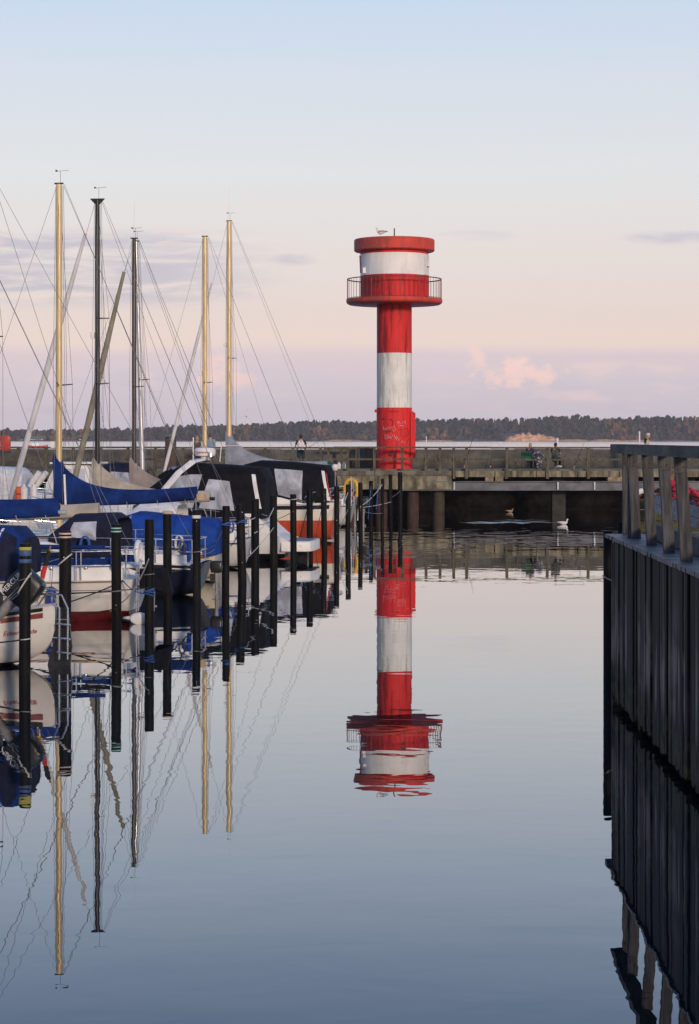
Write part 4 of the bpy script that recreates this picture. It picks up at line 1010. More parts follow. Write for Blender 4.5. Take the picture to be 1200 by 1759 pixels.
# ---- B2: white sloop with red bottom
b = Boat('sailing_boat', 'white sailing boat with red bottom and covered outboard, second from the camera', 'sailing boat', (-4.28, 42.0), 8.2, 2.4, (.86, .82, 1.2),
         hull_mat('sloop_hull_red_bottom', (.64, .625, .57), (.15, .018, .02), .20), stern_w=.66, draft=.4, group='moored sailing boats')
b.stripe(.02, .05, M['teak'], 'rubbing_strake', .02); b.stripe(.20, .212, M['red_stripe'], 'cove_line', .006)
b.coaming(.25, 2.6, .27); b.cabin(2.6, 5.6, .74, .45, .8, ports=3)
for z0, z1, m_ in ((1.12, 1.27, M['blue_stripe']), ): 
    for sg in (1, -1):
        rs = [[(x, sg*(b.w(x/8.2)*.82), z0), (x, sg*(b.w(x/8.2)*.82+.02), z1)] for x in (.3, .9, 1.6, 2.3, 3.0)]
        q = MB().rings([[*r, (r[1][0], r[1][1]-sg*.02, r[1][2]), (r[0][0], r[0][1]-sg*.02, r[0][2])] for r in rs], True, True, False); b.part('weather_cloth', q, M['blue_cloth'])
b.part('rolled_cover', MB().tube([(.5, .74, 1.36), (1.3, .78, 1.34), (2.3, .80, 1.38), (3.0, .78, 1.36)], [.05, .06, .06, .045], 9), M['navy_cloth'])
b.part('rolled_cover', MB().tube([(.6, .72, 1.50), (1.6, .76, 1.50), (2.9, .76, 1.52)], [.04, .05, .04], 9), M['blue_cloth'])
b.rails(.58); b.part('bathing_platform_step', MB().box((.12, .55, 1.12), (.42, .3, .07)), M['white_paint'])
b.mast(4.9, 10.6, M['gold'], .075, back=2, light=5.0); b.boom(4.9, 2.16, 3.15, M['alu'], M['blue_cloth'], 1.1, .30, .16, .02)
ob_, _, _ = b.outboard((-.28, .20, .70), 0.0, None, .66)
rs = []
for z_, kx, ky in ((1.04, .20, .10), (1.02, .27, .15), (.92, .30, .18), (.78, .31, .19), (.66, .33, .20)):
    rs.append([(-.30+kx*(abs(cos(q))**.35)*(1 if cos(q) > 0 else -1)*(1+.05*sin(5*q)*(1.04-z_)*3)-.22*max(0, 1.0-z_)*(cos(q) < 0), .20+ky*(abs(sin(q))**.35)*(1 if sin(q) > 0 else -1)*(1+.08*sin(7*q+1)*(1.04-z_)*3), z_-.12*(cos(q) < 0)*(1.04-z_)/.38+.02*sin(4*q)) for q in [2*pi*j_/28 for j_ in range(28)]])
b.part('motor_cover', MB().rings(rs[::-1], True, True, True), M['black_cloth'], ob_)
for k_ in range(4): b.part('outboard_rib', MB().box((-.32+.05*k_, .36, .44), (.025, .02, .34)), M['motor_grey'])
b.part('stern_ladder', MB().tube([(-.05, .75, .2), (-.06, .75, 1.1), (.1, .75, 1.2)], .014, 6).tube([(-.05, .55, .2), (-.06, .55, 1.1), (.1, .55, 1.2)], .014, 6).box((-.05, .65, .4), (.04, .2, .03)).box((-.05, .65, .7), (.04, .2, .03)).box((-.05, .65, .98), (.04, .2, .03)), M['steel'])
p = b.px(239, 1063, 1.25)
b.part('oval_fender', MB().rings([[(p.x+.20*cos(a)*k_, p.y+dy, p.z+.13*sin(a)*k_) for a in [2*pi*j/20 for j in range(20)]] for dy, k_ in ((-.07, .4), (-.05, .85), (0, 1), (.05, .85), (.07, .4))]), M['fender'])
b.part('horseshoe_buoy', MB().tube([(.12+.0*cos(a), -.2+.2*cos(a), 1.35+.22*sin(a)) for a in [radians(-50+28*j) for j in range(11)]], .05, 8), M['fender'])
clutter(b, 2.6, 5.6, 1)
B2 = b

# ---- B3: navy hull, beige boom cover
b = Boat('sailing_boat', 'dark navy hulled sailing boat with beige boom cover, behind the white red-bottomed one', 'sailing boat', (-3.42, 48.2), 7.6, 2.4, (.78, .84, 1.25),
         hull_mat('navy_hull', (.012, .016, .035), (.01, .01, .012), .08), stern_w=.75, group='moored sailing boats')
b.stripe(.10, .125, M['white_paint'], 'white_cove_line'); b.stripe(-.0, .03, M['white_paint'], 'toe_rail', .015)
b.coaming(.3, 2.5, .2); b.cabin(2.5, 5.2, .74, .5, .8, ports=2); b.rails(.56)
b.mast(5.3, 10.0, M['alu'], .07, back=1); b.boom(5.3, 1.88, 2.75, M['alu'], M['beige_cloth'], .55, .26, .20, .04)
b.part('blue_bag', MB().blob((.35, .45, 1.05), .17, .12, 2, (.8, .8, 1.5)), M['blue_tent'])
b.outboard((-.22, -.3, .52), 0, None, .62)
for x in (1.0, 2.0): b.fender(x, .42, 1, M['navy_cloth'], .45, .1)
clutter(b, 2.5, 5.2, 2, True, M['navy_cloth'])
B3 = b

# ---- S1: cream sloop, gold mast, blue tent and blue sail cover
xm = 4.4
b = Boat('sailing_boat', 'cream sailing boat with blue cockpit tent, blue sail cover and tall gold mast', 'sailing boat', (-7.7-DIR.x*xm, 54-DIR.y*xm), 7.8, 2.5, (.80, .80, 1.15),
         hull_mat('cream_hull', (.62, .57, .46), (.02, .02, .025), .06), stern_w=.72, group='moored sailing boats')
b.stripe(.0, .035, M['teak'], 'rubbing_strake', .02); b.stripe(.16, .185, M['teak'], 'cove_line', .006)
b.cabin(2.5, 5.4, .74, .42, .8, ports=3); b.coaming(.3, 2.5, .2); b.rails(.56, n=6)
hd = b.hood([(.0, .96, .70, 1.50), (.25, 1.04, .66, 1.62), (1.2, 1.12, .64, 1.70), (2.2, 1.10, .70, 1.80), (2.45, .98, .74, 1.72)], M['blue_tent'], 'cockpit_tent', pw=.42)
b.hood_patch('tent_window', [(2.22, .35), (2.44, .30), (2.42, .80), (2.24, .95)], M['clear'], hd, .018)
b.hood_patch('tent_label', [(.34, .06), (.46, .06), (.46, .14), (.34, .14)], M['cream'], hd, .02, 2)
for x in (.55, 1.05, 1.6, 2.1): b.hood([(x-.02, 1.14, .65, 1.745), (x+.02, 1.14, .65, 1.745)], M['blue_tent'], 'tent_seam', pw=.42, close=(False, False))
b.mast(xm, 10.45, M['gold'], .085, foot=1.1, light=3.55, back=2, spread=(.43,)); b.boom(xm, 2.02, 3.72, M['alu'], M['blue_cloth'], 1.32, .27, .16, .16)
e = Vector((xm-3.72, 0, 2.18)); b.part('boom_end', MB().box(e+Vector((-.1, 0, 0)), (.22, .13, .15)), M['tan'])
b.part('white_strut', MB().tube([b.px(110, 815, .3), b.px(113, 885, .3)], .03, 8), M['fender'])
clutter(b, 2.5, 5.4, 3)
S1 = b
# ---- S2: black mast, beige cover, pale furled genoa
xm = 4.45
b = Boat('sailing_boat', 'white sailing boat with black mast, beige sail cover and pale furled headsail', 'sailing boat', (-7.3-DIR.x*xm, 59-DIR.y*xm), 7.7, 2.5, (.85, .82, 1.2), hull_mat('white_hull_s2', (.66, .65, .62), (.02, .03, .08), .08), group='moored sailing boats')
b.stripe(.08, .13, M['blue_stripe'], 'blue_stripe'); b.cabin(2.5, 5.3, .74, .45, .8, ports=3); b.coaming(.3, 2.5, .2); b.rails(.56)
b.mast(xm, 10.62, M['mast_black'], .075, foot=1.1, spread=(.44, .64), light=6.7, back=2, fore=xm+2.75)
b.part('mast_crane', MB().slab([(xm-.22, -.03, 10.66), (xm+.22, -.03, 10.66), (xm+.07, -.03, 10.50), (xm-.07, -.03, 10.50)], (0, .06, 0)), M['mast_black'], b.ms)
b.boom(xm, 1.98, 3.3, M['mast_black'], M['beige_cloth'], 1.2, .22, .19, .0, sag=2.4); b.furl(M['grey_sail'], .085, f=xm+2.75, top=.9)
clutter(b, 2.5, 5.3, 4, True, M['white_cloth'])
# ---- S3: brown mast
xm = 4.2
b = Boat('sailing_boat', 'sailing boat with dark brown mast, taupe sail cover and olive furled headsail', 'sailing boat', (-7.05-DIR.x*xm, 66.7-DIR.y*xm), 7.6, 2.45, (.85, .82, 1.2), hull_mat('white_hull_s3', (.64, .63, .6), (.12, .02, .02), .08), group='moored sailing boats')
b.stripe(.08, .12, M['red_stripe'], 'red_stripe'); b.cabin(2.4, 5.2, .74, .45, .8, ports=3); b.coaming(.3, 2.4, .2); b.rails(.56)
b.mast(xm, 10.25, M['mast_brown'], .075, foot=1.1, spread=(.47,), vane=1.25, fore=xm+2.25); b.boom(xm, 2.0, 3.1, M['mast_brown'], M['taupe_cloth'], 1.12, .2, .19, 0, sag=2.6); b.furl(M['olive_cloth'], .10, f=xm+2.25, top=1.0)
clutter(b, 2.4, 5.2, 5, True, M['grey_cloth'])
# ---- S3b: silver mast, raked, black sprayhood
xm = 3.7
b = Boat('sailing_boat', 'sailing boat with raked silver mast and black sprayhood with pale window', 'sailing boat', (-7.10-DIR.x*xm, 70.2-DIR.y*xm), 7.4, 2.45, (.95, .92, 1.3), hull_mat('white_hull_s3b', (.66, .66, .65), (.02, .03, .09), .08), group='moored sailing boats')
b.stripe(.08, .14, M['blue_stripe'], 'blue_stripe'); b.cabin(2.2, 5.0, .76, .6, .8, ports=3); b.coaming(.3, 2.2, .3); b.rails(.56)
b.mast(xm, 10.5, M['alu'], .075, foot=1.5, spread=(.47,), lean=.26, back=2)
hd = b.hood([(.7, 1.0, 1.35, 2.55), (.95, 1.05, 1.35, 2.72), (2.6, 1.02, 1.45, 2.78), (3.1, .98, 1.5, 2.45), (3.6, .85, 1.5, 1.75)], M['black_cloth'], 'sprayhood', pw=.45)
b.hood_patch('window', [(2.35, .10), (3.35, .12), (2.95, .68), (2.40, .55)], M['clear'], hd, .03); b.hood_patch('window', [(.95, .12), (1.9, .12), (1.9, .6), (1.1, .6)], M['clear'], hd, .03)
b.hood_patch('grey_top', [(1.0, .93), (2.7, .93), (2.6, .99), (1.1, .99)], M['grey_cloth'], hd, .03)
clutter(b, 2.2, 5.0, 6)
# ---- S4: gold mast, slim
xm = 4.6
b = Boat('sailing_boat', 'sailing boat with slender gold mast, left of the taller gold one', 'sailing boat', (-5.51-DIR.x*xm, 77.6-DIR.y*xm), 7.6, 2.45, (.85, .82, 1.2), hull_mat('white_hull_s4', (.66, .65, .62), (.02, .03, .08), .08), group='moored sailing boats')
b.stripe(.08, .13, M['blue_stripe'], 'blue_stripe'); b.cabin(2.4, 5.2, .74, .45, .8, ports=3); b.coaming(.3, 2.4, .2); b.rails(.56)
b.mast(xm, 11.4, M['gold'], .095, foot=1.1, spread=(.46,), wind=False, light=6.2); b.boom(xm, 1.85, 3.0, M['alu'], M['grey_cloth'], .45, .2, .17)
clutter(b, 2.4, 5.2, 7, True, M['blue_cloth'])
# ---- S5: tallest gold mast, grey cover, clutter at the stern
xm = 5.3
b = Boat('sailing_boat', 'sailing boat with tall gold mast and grey sail cover, farthest along the piles', 'sailing boat', (-5.12-DIR.x*xm, 86.6-DIR.y*xm), 9.0, 2.8, (1.0, .95, 1.35), hull_mat('white_hull_s5', (.64, .63, .6), (.02, .02, .03), .1), group='moored sailing boats')
b.stripe(.08, .13, M['blue_stripe'], 'blue_stripe'); b.cabin(2.8, 6.2, .74, .5, .8, ports=3); b.coaming(.3, 2.8, .25); b.rails(.7, n=7)
b.mast(xm, 12.95, M['gold'], .11, foot=1.3, spread=(.5,), vane=1.45, light=7.7, fore=xm+3.0); b.boom(xm, 2.5, 4.2, M['alu'], M['grey_cloth'], 1.6, .25, .2, 0, sag=2.8); b.furl(M['grey_sail'], .075, f=xm+3.0, top=2.6)
b.part('horseshoe_lifebuoy', MB().tube([b.px(603+11*cos(a), 846-19*sin(a)-4) for a in [radians(-35+25*j) for j in range(11)]], .085, 9), M['yellow'])
for q in range(7): b.part('stern_gear', MB().box((.1+.14*(q % 3), -.9+.27*q, 1.1+.16*(q % 2)), (.2, .17, .26), Matrix.Rotation(q*.7, 3, 'X')), [M['white_cloth'], M['dark_metal'], M['rope_grey'], M['orange'], M['grey_cloth']][q % 5])
b.part('stern_frame', MB().tube([(-.05, 1.1, .9), (-.08, 1.1, 2.0), (-.05, -1.1, 2.0), (-.02, -1.1, .9)], .02, 6).tube([(-.05, 1.1, 1.4), (-.05, -1.1, 1.6)], .015, 6).tube([(-.05, .4, .6), (-.07, .4, 1.9)], .015, 6), M['steel'])
b.part('stern_ladder', MB().tube([(-.15, .6, -.1), (-.1, .6, 1.3)], .018, 6).tube([(-.15, .25, -.1), (-.1, .25, 1.3)], .018, 6).box((-.14, .42, .2), (.05, .35, .04)).box((-.13, .42, .5), (.05, .35, .04)).box((-.12, .42, .8), (.05, .35, .04)), M['alu'])
b.outboard((-.35, -.7, .75), 0, None, 1.1); b.part('wind_pilot', MB().slab([(-.3, .95, .3), (-.42, .95, .3), (-.5, .95, 1.5), (-.38, .95, 1.55)], (0, .05, 0)), M['white_paint'])
clutter(b, 2.8, 6.2, 8)
S5 = b

# ---- M1: motor cruiser with black canopy, clear windows and swim platform
b = Boat('motor_cruiser', 'white motor cruiser with black canopy, clear windows and swim platform', 'motor boat', (-1.72, 62.7), 7.9, 2.7, (.62, 1.32, 1.5), hull_mat('cruiser_hull', (.70, .70, .70), (.01, .01, .012), .22), stern_w=.86, draft=.4, bowp=2.4, flare=.35, group='moored motor boats')
pl = b.part('swim_platform', MB().rings([[(x, w, .30), (x, w+.02, .36), (x, w+.02, .56), (x, w-.03, .60), (x, -w+.03, .60), (x, -w-.02, .56), (x, -w-.02, .36), (x, -w, .30)] for x, w in ((-.72, .7), (-.66, 1.0), (-.5, 1.12), (.2, 1.18))], True, True, False), M['white_paint'])
b.part('platform_mat', MB().slab([(-.60, -.95, .604), (.05, -1.1, .604), (.05, 1.1, .604), (-.60, .95, .604)], (0, 0, .012)), M['grey_cloth'], pl)
text_mesh('platform_lettering', 'VIP', .10, M['dark_metal'], pl, (-.36, 1.155, .43), (-1, -.25, 0), (0, 0, 1))
b.part('quarter_moulding', MB().slab([(.15, 1.12, .62), (1.5, 1.25, 1.0), (1.5, 1.25, 1.44), (1.0, 1.23, 1.44), (.6, 1.18, 1.02)], (0, -2.35, 0)), M['white_paint'])
b.cabin(3.4, 6.6, .84, .55, 1.4, ports=2, zoff=.0)
hd = b.hood([(.72, 1.14, 1.30, 2.50), (.90, 1.22, 1.26, 2.84), (2.0, 1.26, 1.30, 2.92), (3.0, 1.24, 1.36, 2.96), (3.5, 1.2, 1.44, 2.86), (4.7, 1.05, 1.62, 1.95)], M['black_cloth'], 'canopy', pw=.36)
b.hood_patch('window', [(1.62, .15), (2.72, .16), (2.42, .72), (1.78, .70)], M['clear'], hd, .025); b.hood_patch('window', [(2.90, .16), (4.15, .10), (3.35, .78), (2.62, .80)], M['clear'], hd, .025)
b.hood_patch('white_piping', [(.80, .22), (.93, .22), (1.12, .86), (1.0, .86)], M['white_cloth'], hd, .03, 4)
ar = b.part('radar_arch', MB().rings([[(x-.11, y, z), (x+.11, y, z), (x+.10, y*.94, z+.06), (x-.10, y*.94, z+.06)] for x, y, z in ((4.35, 1.27, 1.45), (3.9, 1.30, 2.0), (3.35, 1.26, 2.65), (2.95, 1.10, 2.98), (2.8, .6, 3.04), (2.8, -.6, 3.04), (2.95, -1.10, 2.98), (3.35, -1.26, 2.65), (3.9, -1.30, 2.0), (4.35, -1.27, 1.45))], True, True, True), M['white_paint'])
rd = b.part('radome', MB().lathe([(.12, 3.06), (.13, 3.16), (.30, 3.18), (.33, 3.24), (.33, 3.36), (.28, 3.42), (.05, 3.44)], (2.75, .1, 0), 20), M['white_paint'], ar)
text_mesh('radome_lettering', 'Raymarine', .11, M['text_red'], rd, (3.02, .445, 3.26), (-1, 0, 0), (0, 0, 1), 0)
b.part('horn', MB().lathe([(.02, 0), (.06, .05), (.03, .2)], (2.5, .5, 3.1), 8), M['steel'], ar); b.part('nav_light_post', MB().tube([(3.1, .2, 3.05), (3.1, .2, 3.75)], .02, 6), M['white_paint'], ar)
b.part('antenna_rod', MB().tube([(2.2, .3, 3.5), (.95, .3, 3.48)], .008, 5), M['white_paint'], ar); b.part('antenna_foot', MB().tube([(2.25, .3, 3.0), (2.2, .3, 3.52)], .015, 5), M['white_paint'], ar)
b.rails(.5, aft=False, n=5); b.fender(2.2, .75, 1, M['navy_cloth'], .5, .12); b.part('engine_drive', MB().box((-.2, 0, .05), (.5, .4, .5)), M['blackh'])
# ---- M2: motor boat with orange bottom
b = Boat('motor_cruiser', 'motor boat with faded orange-red hull bottom and big black canopy', 'motor boat', (-.42, 74.0), 7.6, 2.7, (1.42, 1.38, 1.6), hull_mat('orange_hull', (.66, .62, .52), (.50, .075, .03), .78), stern_w=.84, draft=.3, bowp=2.4, flare=.35, group='moored motor boats')
b.stripe(.08, .22, M['navy'], 'navy_stripe'); b.cabin(3.6, 6.4, .84, .5, 1.2, ports=2); b.rails(.5, n=5)
hd = b.hood([(.15, 1.1, 1.50, 2.35), (.35, 1.2, 1.46, 2.75), (1.6, 1.26, 1.5, 2.88), (2.8, 1.24, 1.6, 2.93), (3.3, 1.15, 1.75, 2.80), (4.0, 1.0, 1.85, 2.15)], M['black_cloth'], 'canopy', pw=.36)
b.hood_patch('window', [(1.15, .02), (2.0, .12), (2.15, .80), (1.12, .80)], M['clear'], hd, .03); b.hood_patch('white_piping', [(.12, .0), (.24, .0), (.46, .85), (.34, .85)], M['white_cloth'], hd, .03, 4); b.hood_patch('red_piping', [(.06, .0), (.10, .0), (.30, .88), (.27, .88)], M['flag_red'], hd, .03, 4)
b.part('windscreen', MB().slab([(3.0, 1.28, 1.45), (2.2, 1.32, 1.42), (2.5, 1.30, 1.85), (2.9, 1.26, 1.9)], (0, .015, 0)), M['clear']); b.part('side_deck', MB().slab([(.9, 1.28, 1.36), (3.2, 1.3, 1.36), (3.1, 1.26, 1.72), (1.9, 1.24, 1.6), (1.3, 1.24, 1.44)], (0, .06, 0)), M['white_paint'])
b.part('stern_rail', MB().tube([(1.2, 1.2, 1.4), (.9, 1.22, 1.75), (.0, 1.1, 1.95), (-.05, -1.1, 1.95), (.9, -1.22, 1.75)], .025, 7).tube([(.35, 1.15, 1.4), (.0, 1.12, 1.95)], .02, 6).tube([(.75, 1.2, 1.4), (.35, 1.17, 1.86)], .02, 6), M['steel'])
bl = b.px(575, 803); b.part('stern_light_pole', MB().tube([(bl.x, 0, 1.4), (bl.x, 0, bl.z)], .018, 6), M['steel']); b.part('white_dome', MB().lathe([(.02, bl.z-.13), (.09, bl.z-.10), (.13, bl.z), (.09, bl.z+.10), (.02, bl.z+.13)], (bl.x, 0, 0), 16), M['fender'])
b.fender(3.0, 1.0, 1, None, .5, .11)
# ---- boats of the far row, on the other side of the pontoon
b = Boat('motor_cruiser', 'white boat with white sprayhood, fenders and orange lifebuoys at far left', 'motor boat', (-11.0, 78.0), 7.5, 2.6, (1.0, 1.0, 1.3), hull_mat('white_hull_l1', (.70, .70, .68), (.02, .02, .06), .08), group='moored motor boats')
b.cabin(2.4, 5.4, .78, .55, .9, ports=3); b.rails(.6); b.coaming(.2, 2.4, .3)
hd = b.hood([(1.35, .95, 1.2, 2.40), (1.6, 1.0, 1.2, 2.62), (2.6, 1.0, 1.3, 2.66), (3.2, .85, 1.4, 1.9)], M['white_cloth'], 'sprayhood', pw=.42); b.hood_patch('window', [(2.05, .3), (3.0, .25), (2.6, .7), (2.1, .75)], M['clear'], hd, .03)
for px in (58, 70): p = b.px(px, 824, 1.2); b.part('white_fender', MB().tube([p+Vector((-.22, 0, .30)), p+Vector((.0, 0, 0)), p+Vector((.18, 0, -.26))], [.10, .12, .08], 9), M['fender'])
for px in (41, 58): p = b.px(px, 848, 1.25); b.part('white_fender', MB().lathe([(.03, -.28), (.14, -.2), (.15, .2), (.06, .28), (.04, .36)], p, 10), M['fender'])
for py in (842, 855): p = b.px(31, py, 1.3); b.part('orange_float', MB().lathe([(.05, -.14), (.13, -.12), (.14, .1), (.05, .14)], p, 12), M['orange'])
b = Boat('motor_cruiser', 'white wheelhouse boat with side windows behind the blue sail cover', 'motor boat', (-9.95, 83.5), 7.2, 2.6, (1.05, 1.05, 1.35), hull_mat('white_hull_w1', (.70, .70, .68), (.02, .02, .06), .08), group='moored motor boats')
b.rails(.6)
rs = [[(x, w, 1.0), (x, w*.97, 1.9), (x, w*.9, zt), (x, 0, zt+.05), (x, -w*.9, zt), (x, -w*.97, 1.9), (x, -w, 1.0)] for x, w, zt in ((.5, 1.0, 2.62), (1.9, 1.05, 2.66), (2.3, 1.0, 1.9))]
wh = b.part('wheelhouse', MB().rings(rs, False, False, False), M['white_paint']); q = MB(); q.v += [Vector(p) for p in rs[0]]; q.face(range(7)); b.part('wheelhouse_end', q, M['white_paint'], wh)
b.part('roof', MB().box((1.15, 0, 2.72), (1.9, 2.2, .07)), M['white_paint'], wh)
for xa, xb in ((.62, 1.05), (1.15, 1.85)): b.part('window', MB().slab([(xa, 1.035, 1.72), (xb, 1.055, 1.72), (xb-.03, .99, 2.5), (xa+.03, .97, 2.5)], (0, .02, 0)), M['clear'], wh)
b.cabin(2.4, 5.2, .76, .5, .9, ports=2)

b = Boat('motor_cruiser', 'boat with navy canopy far back between the beige and taupe sail covers', 'motor boat', (-8.6, 90.5), 7.4, 2.6, (1.05, 1.05, 1.35), hull_mat('white_hull_l3', (.68, .68, .66), (.02, .02, .06), .08), group='moored motor boats')
b.rails(.6); b.cabin(2.6, 5.2, .76, .5, .9, ports=2)
hd = b.hood([(.5, 1.0, 1.2, 2.3), (.75, 1.08, 1.15, 2.62), (1.8, 1.08, 1.2, 2.68), (2.3, 1.0, 1.25, 2.55), (3.0, .85, 1.4, 1.7)], M['navy_cloth'], 'canopy', pw=.4); b.hood_patch('window', [(.9, .2), (1.9, .2), (1.8, .72), (1.0, .72)], M['clear'], hd, .025)
# ================================================================ ROPES
def rope(a, b, sag, m, label, r=.011, n=12, knots=()):
    a = Vector(a); b = Vector(b); pts = [a+(b-a)*(i/n)-Vector((0, 0, sag*4*(i/n)*(1-i/n))) for i in range(n+1)]
    o = MB().tube(pts, r, 6)
    for k_ in knots:
        c = a+(b-a)*k_-Vector((0, 0, sag*4*k_*(1-k_))); d = (b-a).normalized(); o.tube([c-d*.16, c-d*.08, c+d*.02, c+d*.1, c+d*.16], [r, r*3.2, r*4.2, r*3, r], 8)
    return tag(o.build('mooring_rope', m, origin=a), label, 'rope', 'mooring ropes')
def pile_pt(i, z): X, Y, zt, r = PILES[i]; return Vector((X, Y-r-.005, z))
def loop(i, z, m, label, turns=1, dz=.0, r=.011, tilt=.04):
    X, Y, zt, R = PILES[i]; mb = MB()
    for q in range(turns):
        mb.tube([(X+(R+r)*cos(a), Y+(R+r)*sin(a), z-q*.03+tilt*cos(a+q)) for a in [2*pi*j/20 for j in range(21)]], r, 5, False)
    return tag(mb.build('rope_loop', m, origin=(X, Y, z)), label, 'rope', 'rope loops on the piles')
W = lambda b, x, y, z: b.M @ Vector((x, y, z))
zt = lambda i: PILES[i][2]
loop(0, zt(0)-.62, M['rope_white'], 'white rope hung slanting round the blue banded pile', 1, 0, .013, .16)
loop(0, zt(0)-.55, M['rope_grey'], 'thin line round the blue banded pile above the white rope', 1, 0, .006, .03)
loop(0, .56, M['rope_white'], 'white rope loop low on the blue banded pile', 1, 0, .009, .01)
loop(1, zt(1)-.50, M['rope_white'], 'white rope loop on the pink banded pile', 1, 0, .013, .10)
loop(2, .88, M['rope_grey'], 'grey rope loop halfway down the green banded pile', 1, 0, .011, .01)
loop(3, zt(3)-1.09, M['rope_grey'], 'grey loop at the top of the blue rope coil on the plain fourth pile', 1, 0, .009, .01)
loop(3, zt(3)-1.40, M['rope_blue'], 'blue rope coil low on the fourth pile from the left', 4, 0, .012, .03)
loop(6, zt(6)-.42, M['rope_blue'], 'blue rope wound round the pile right of the blue tent', 3, 0, .014, .03)
loop(7, zt(7)-.42, M['rope_blue'], 'blue rope wound round the leaning pile', 3, 0, .013, .03)
loop(5, zt(5)-.95, M['rope_grey'], 'grey rope loop on the white banded domed pile', 1, 0, .010, .01)
loop(10, zt(10)-.15, M['rope_white'], 'white rope loop near the top of the pile before the swim platform', 1, 0, .012, .01)
rope(pile_pt(0, .56), W(B1, 2.6, 1.2, .55), .10, M['rope_black'], 'dark rope from the blue banded pile to the launch side', .013, 12, (.35,))
rope(pile_pt(1, zt(1)-.45), W(B2, 2.9, 1.1, 1.0), .05, M['rope_white'], 'white rope from the pink banded pile towards the white sailing boat')
rope(pile_pt(1, zt(1)-1.25), W(B2, .3, 1.0, .78), .02, M['rope_black'], 'dark rope along the white sailing boat side from the pink banded pile', .012)
rope(pile_pt(2, .88), W(B2, 4.4, 1.15, .62), .06, M['rope_black'], 'black rope with rubber snubber from the green banded pile', .013, 12, (.45,))
rope(pile_pt(2, .55), W(B2, 4.0, 1.2, .1), .12, M['rope_black'], 'lower black rope with snubber sloping to the bow side of the white sailing boat', .013, 12, (.6,))
rope(pile_pt(3, zt(3)-.78), pile_pt(2, .62), .18, M['rope_grey'], 'grey green rope from the fourth pile sagging to the third', .014)
rope(pile_pt(3, .75), W(B2, 4.2, 1.15, .55), .08, M['rope_black'], 'long dark rope from the fourth pile across the white hull', .011)
rope(pile_pt(3, zt(3)-1.45), W(B2, .2, .9, .85), .10, M['rope_blue'], 'blue rope from the fourth pile to the white stern')
rope(pile_pt(4, .9), W(B3, .1, .9, .8), .05, M['rope_black'], 'dark rope from the stone capped pile to the navy stern', .016)
rope(pile_pt(4, zt(4)-.7), W(S1, .3, .9, .95), .06, M['rope_black'], 'dark rope from the stone capped pile to the blue tent boat')
rope(pile_pt(5, zt(5)-.25), W(S1, .6, .6, 2.15), .05, M['rope_white'], 'pale rope from the white banded pile up to the blue covered boom', .012)
rope(pile_pt(5, zt(5)-.95), W(S1, .05, .9, .85), .08, M['rope_grey'], 'grey rope from the white banded pile to the cream stern')
rope(pile_pt(6, zt(6)-.42), W(S1, .05, .8, 1.0), .05, M['rope_white'], 'white rope from the pile right of the tent to the cream stern')
rope(pile_pt(6, zt(6)-.42), pile_pt(7, zt(7)-.42), .05, M['rope_blue'], 'blue rope strung between the leaning pile and its left neighbour', .013)
rope(pile_pt(7, zt(7)-.45), W(S1, -.1, -.6, .85), .1, M['rope_grey'], 'grey rope from the leaning pile to the cream stern')
rope(pile_pt(8, zt(8)-.5), pile_pt(7, zt(7)-.2), .10, M['rope_white'], 'white rope sagging left from the pile before the clear canopy windows', .012)
rope(pile_pt(9, zt(9)-.35), W(B3, -.3, 0, 1.3)+Vector((.6, 6, -.1)), .12, M['rope_white'], 'white rope from the pile by the swim platform boat towards the left', .012)
rope(pile_pt(9, zt(9)-.9), pile_pt(7, .55), .05, M['rope_white'], 'pinkish white rope sloping down left from the swim platform pile', .010)
rope(pile_pt(10, zt(10)-.5), P(420, 905, 61), .10, M['rope_grey'], 'grey rope from the pile before the swim platform to the white cruiser', .011)
rope(pile_pt(11, zt(11)-.3), P(505, 950, 70), .10, M['rope_black'], 'black rope dropping across the orange hull', .013)
rope(pile_pt(12, zt(12)-.4), P(525, 880, 71.5), .06, M['rope_white'], 'white rope from the second orange hull pile up to its stern', .011)
rope(pile_pt(12, zt(12)-.2), P(540, 930, 72), .04, M['rope_grey'], 'grey rope slanting before the orange hull stern', .011)
rope(pile_pt(14, zt(14)-.3), pile_pt(13, .9), .05, M['rope_white'], 'white rope crossing left of the yellow lifebuoy pile', .014)
rope(pile_pt(14, zt(14)-.9), pile_pt(13, .45), .05, M['rope_grey'], 'grey rope crossing low beside the yellow lifebuoy pile', .012)
rope(pile_pt(15, zt(15)-.9), pile_pt(17, zt(17)-.25), .10, M['rope_white'], 'long white rope rising right from the lifebuoy pile to the slim pile', .016)
rope(pile_pt(15, zt(15)-.95), pile_pt(18, zt(18)-1.2), .03, M['rope_white'], 'level white rope strung between slim piles under the pier', .013)
rope(pile_pt(15, zt(15)-1.05), pile_pt(17, zt(17)-1.45), .06, M['rope_grey'], 'grey rope strung low between slim piles under the pier', .012)
rope(pile_pt(16, zt(16)-.2), pile_pt(16, .5)+Vector((-.12, 0, 0)), 0, M['rope_blue'], 'blue rope hanging down the slim pile near the pier', .016)
rope(pile_pt(17, zt(17)-.25)+Vector((-.15, 0, 0)), pile_pt(17, .75)+Vector((-.25, 0, 0)), 0, M['rope_blue'], 'blue rope end hanging left of the third pile from the pier', .016)
rope(pile_pt(18, zt(18)-1.0), pile_pt(19, zt(19)-.85), .04, M['rope_grey'], 'thin grey rope between the last two piles below the tower', .009)

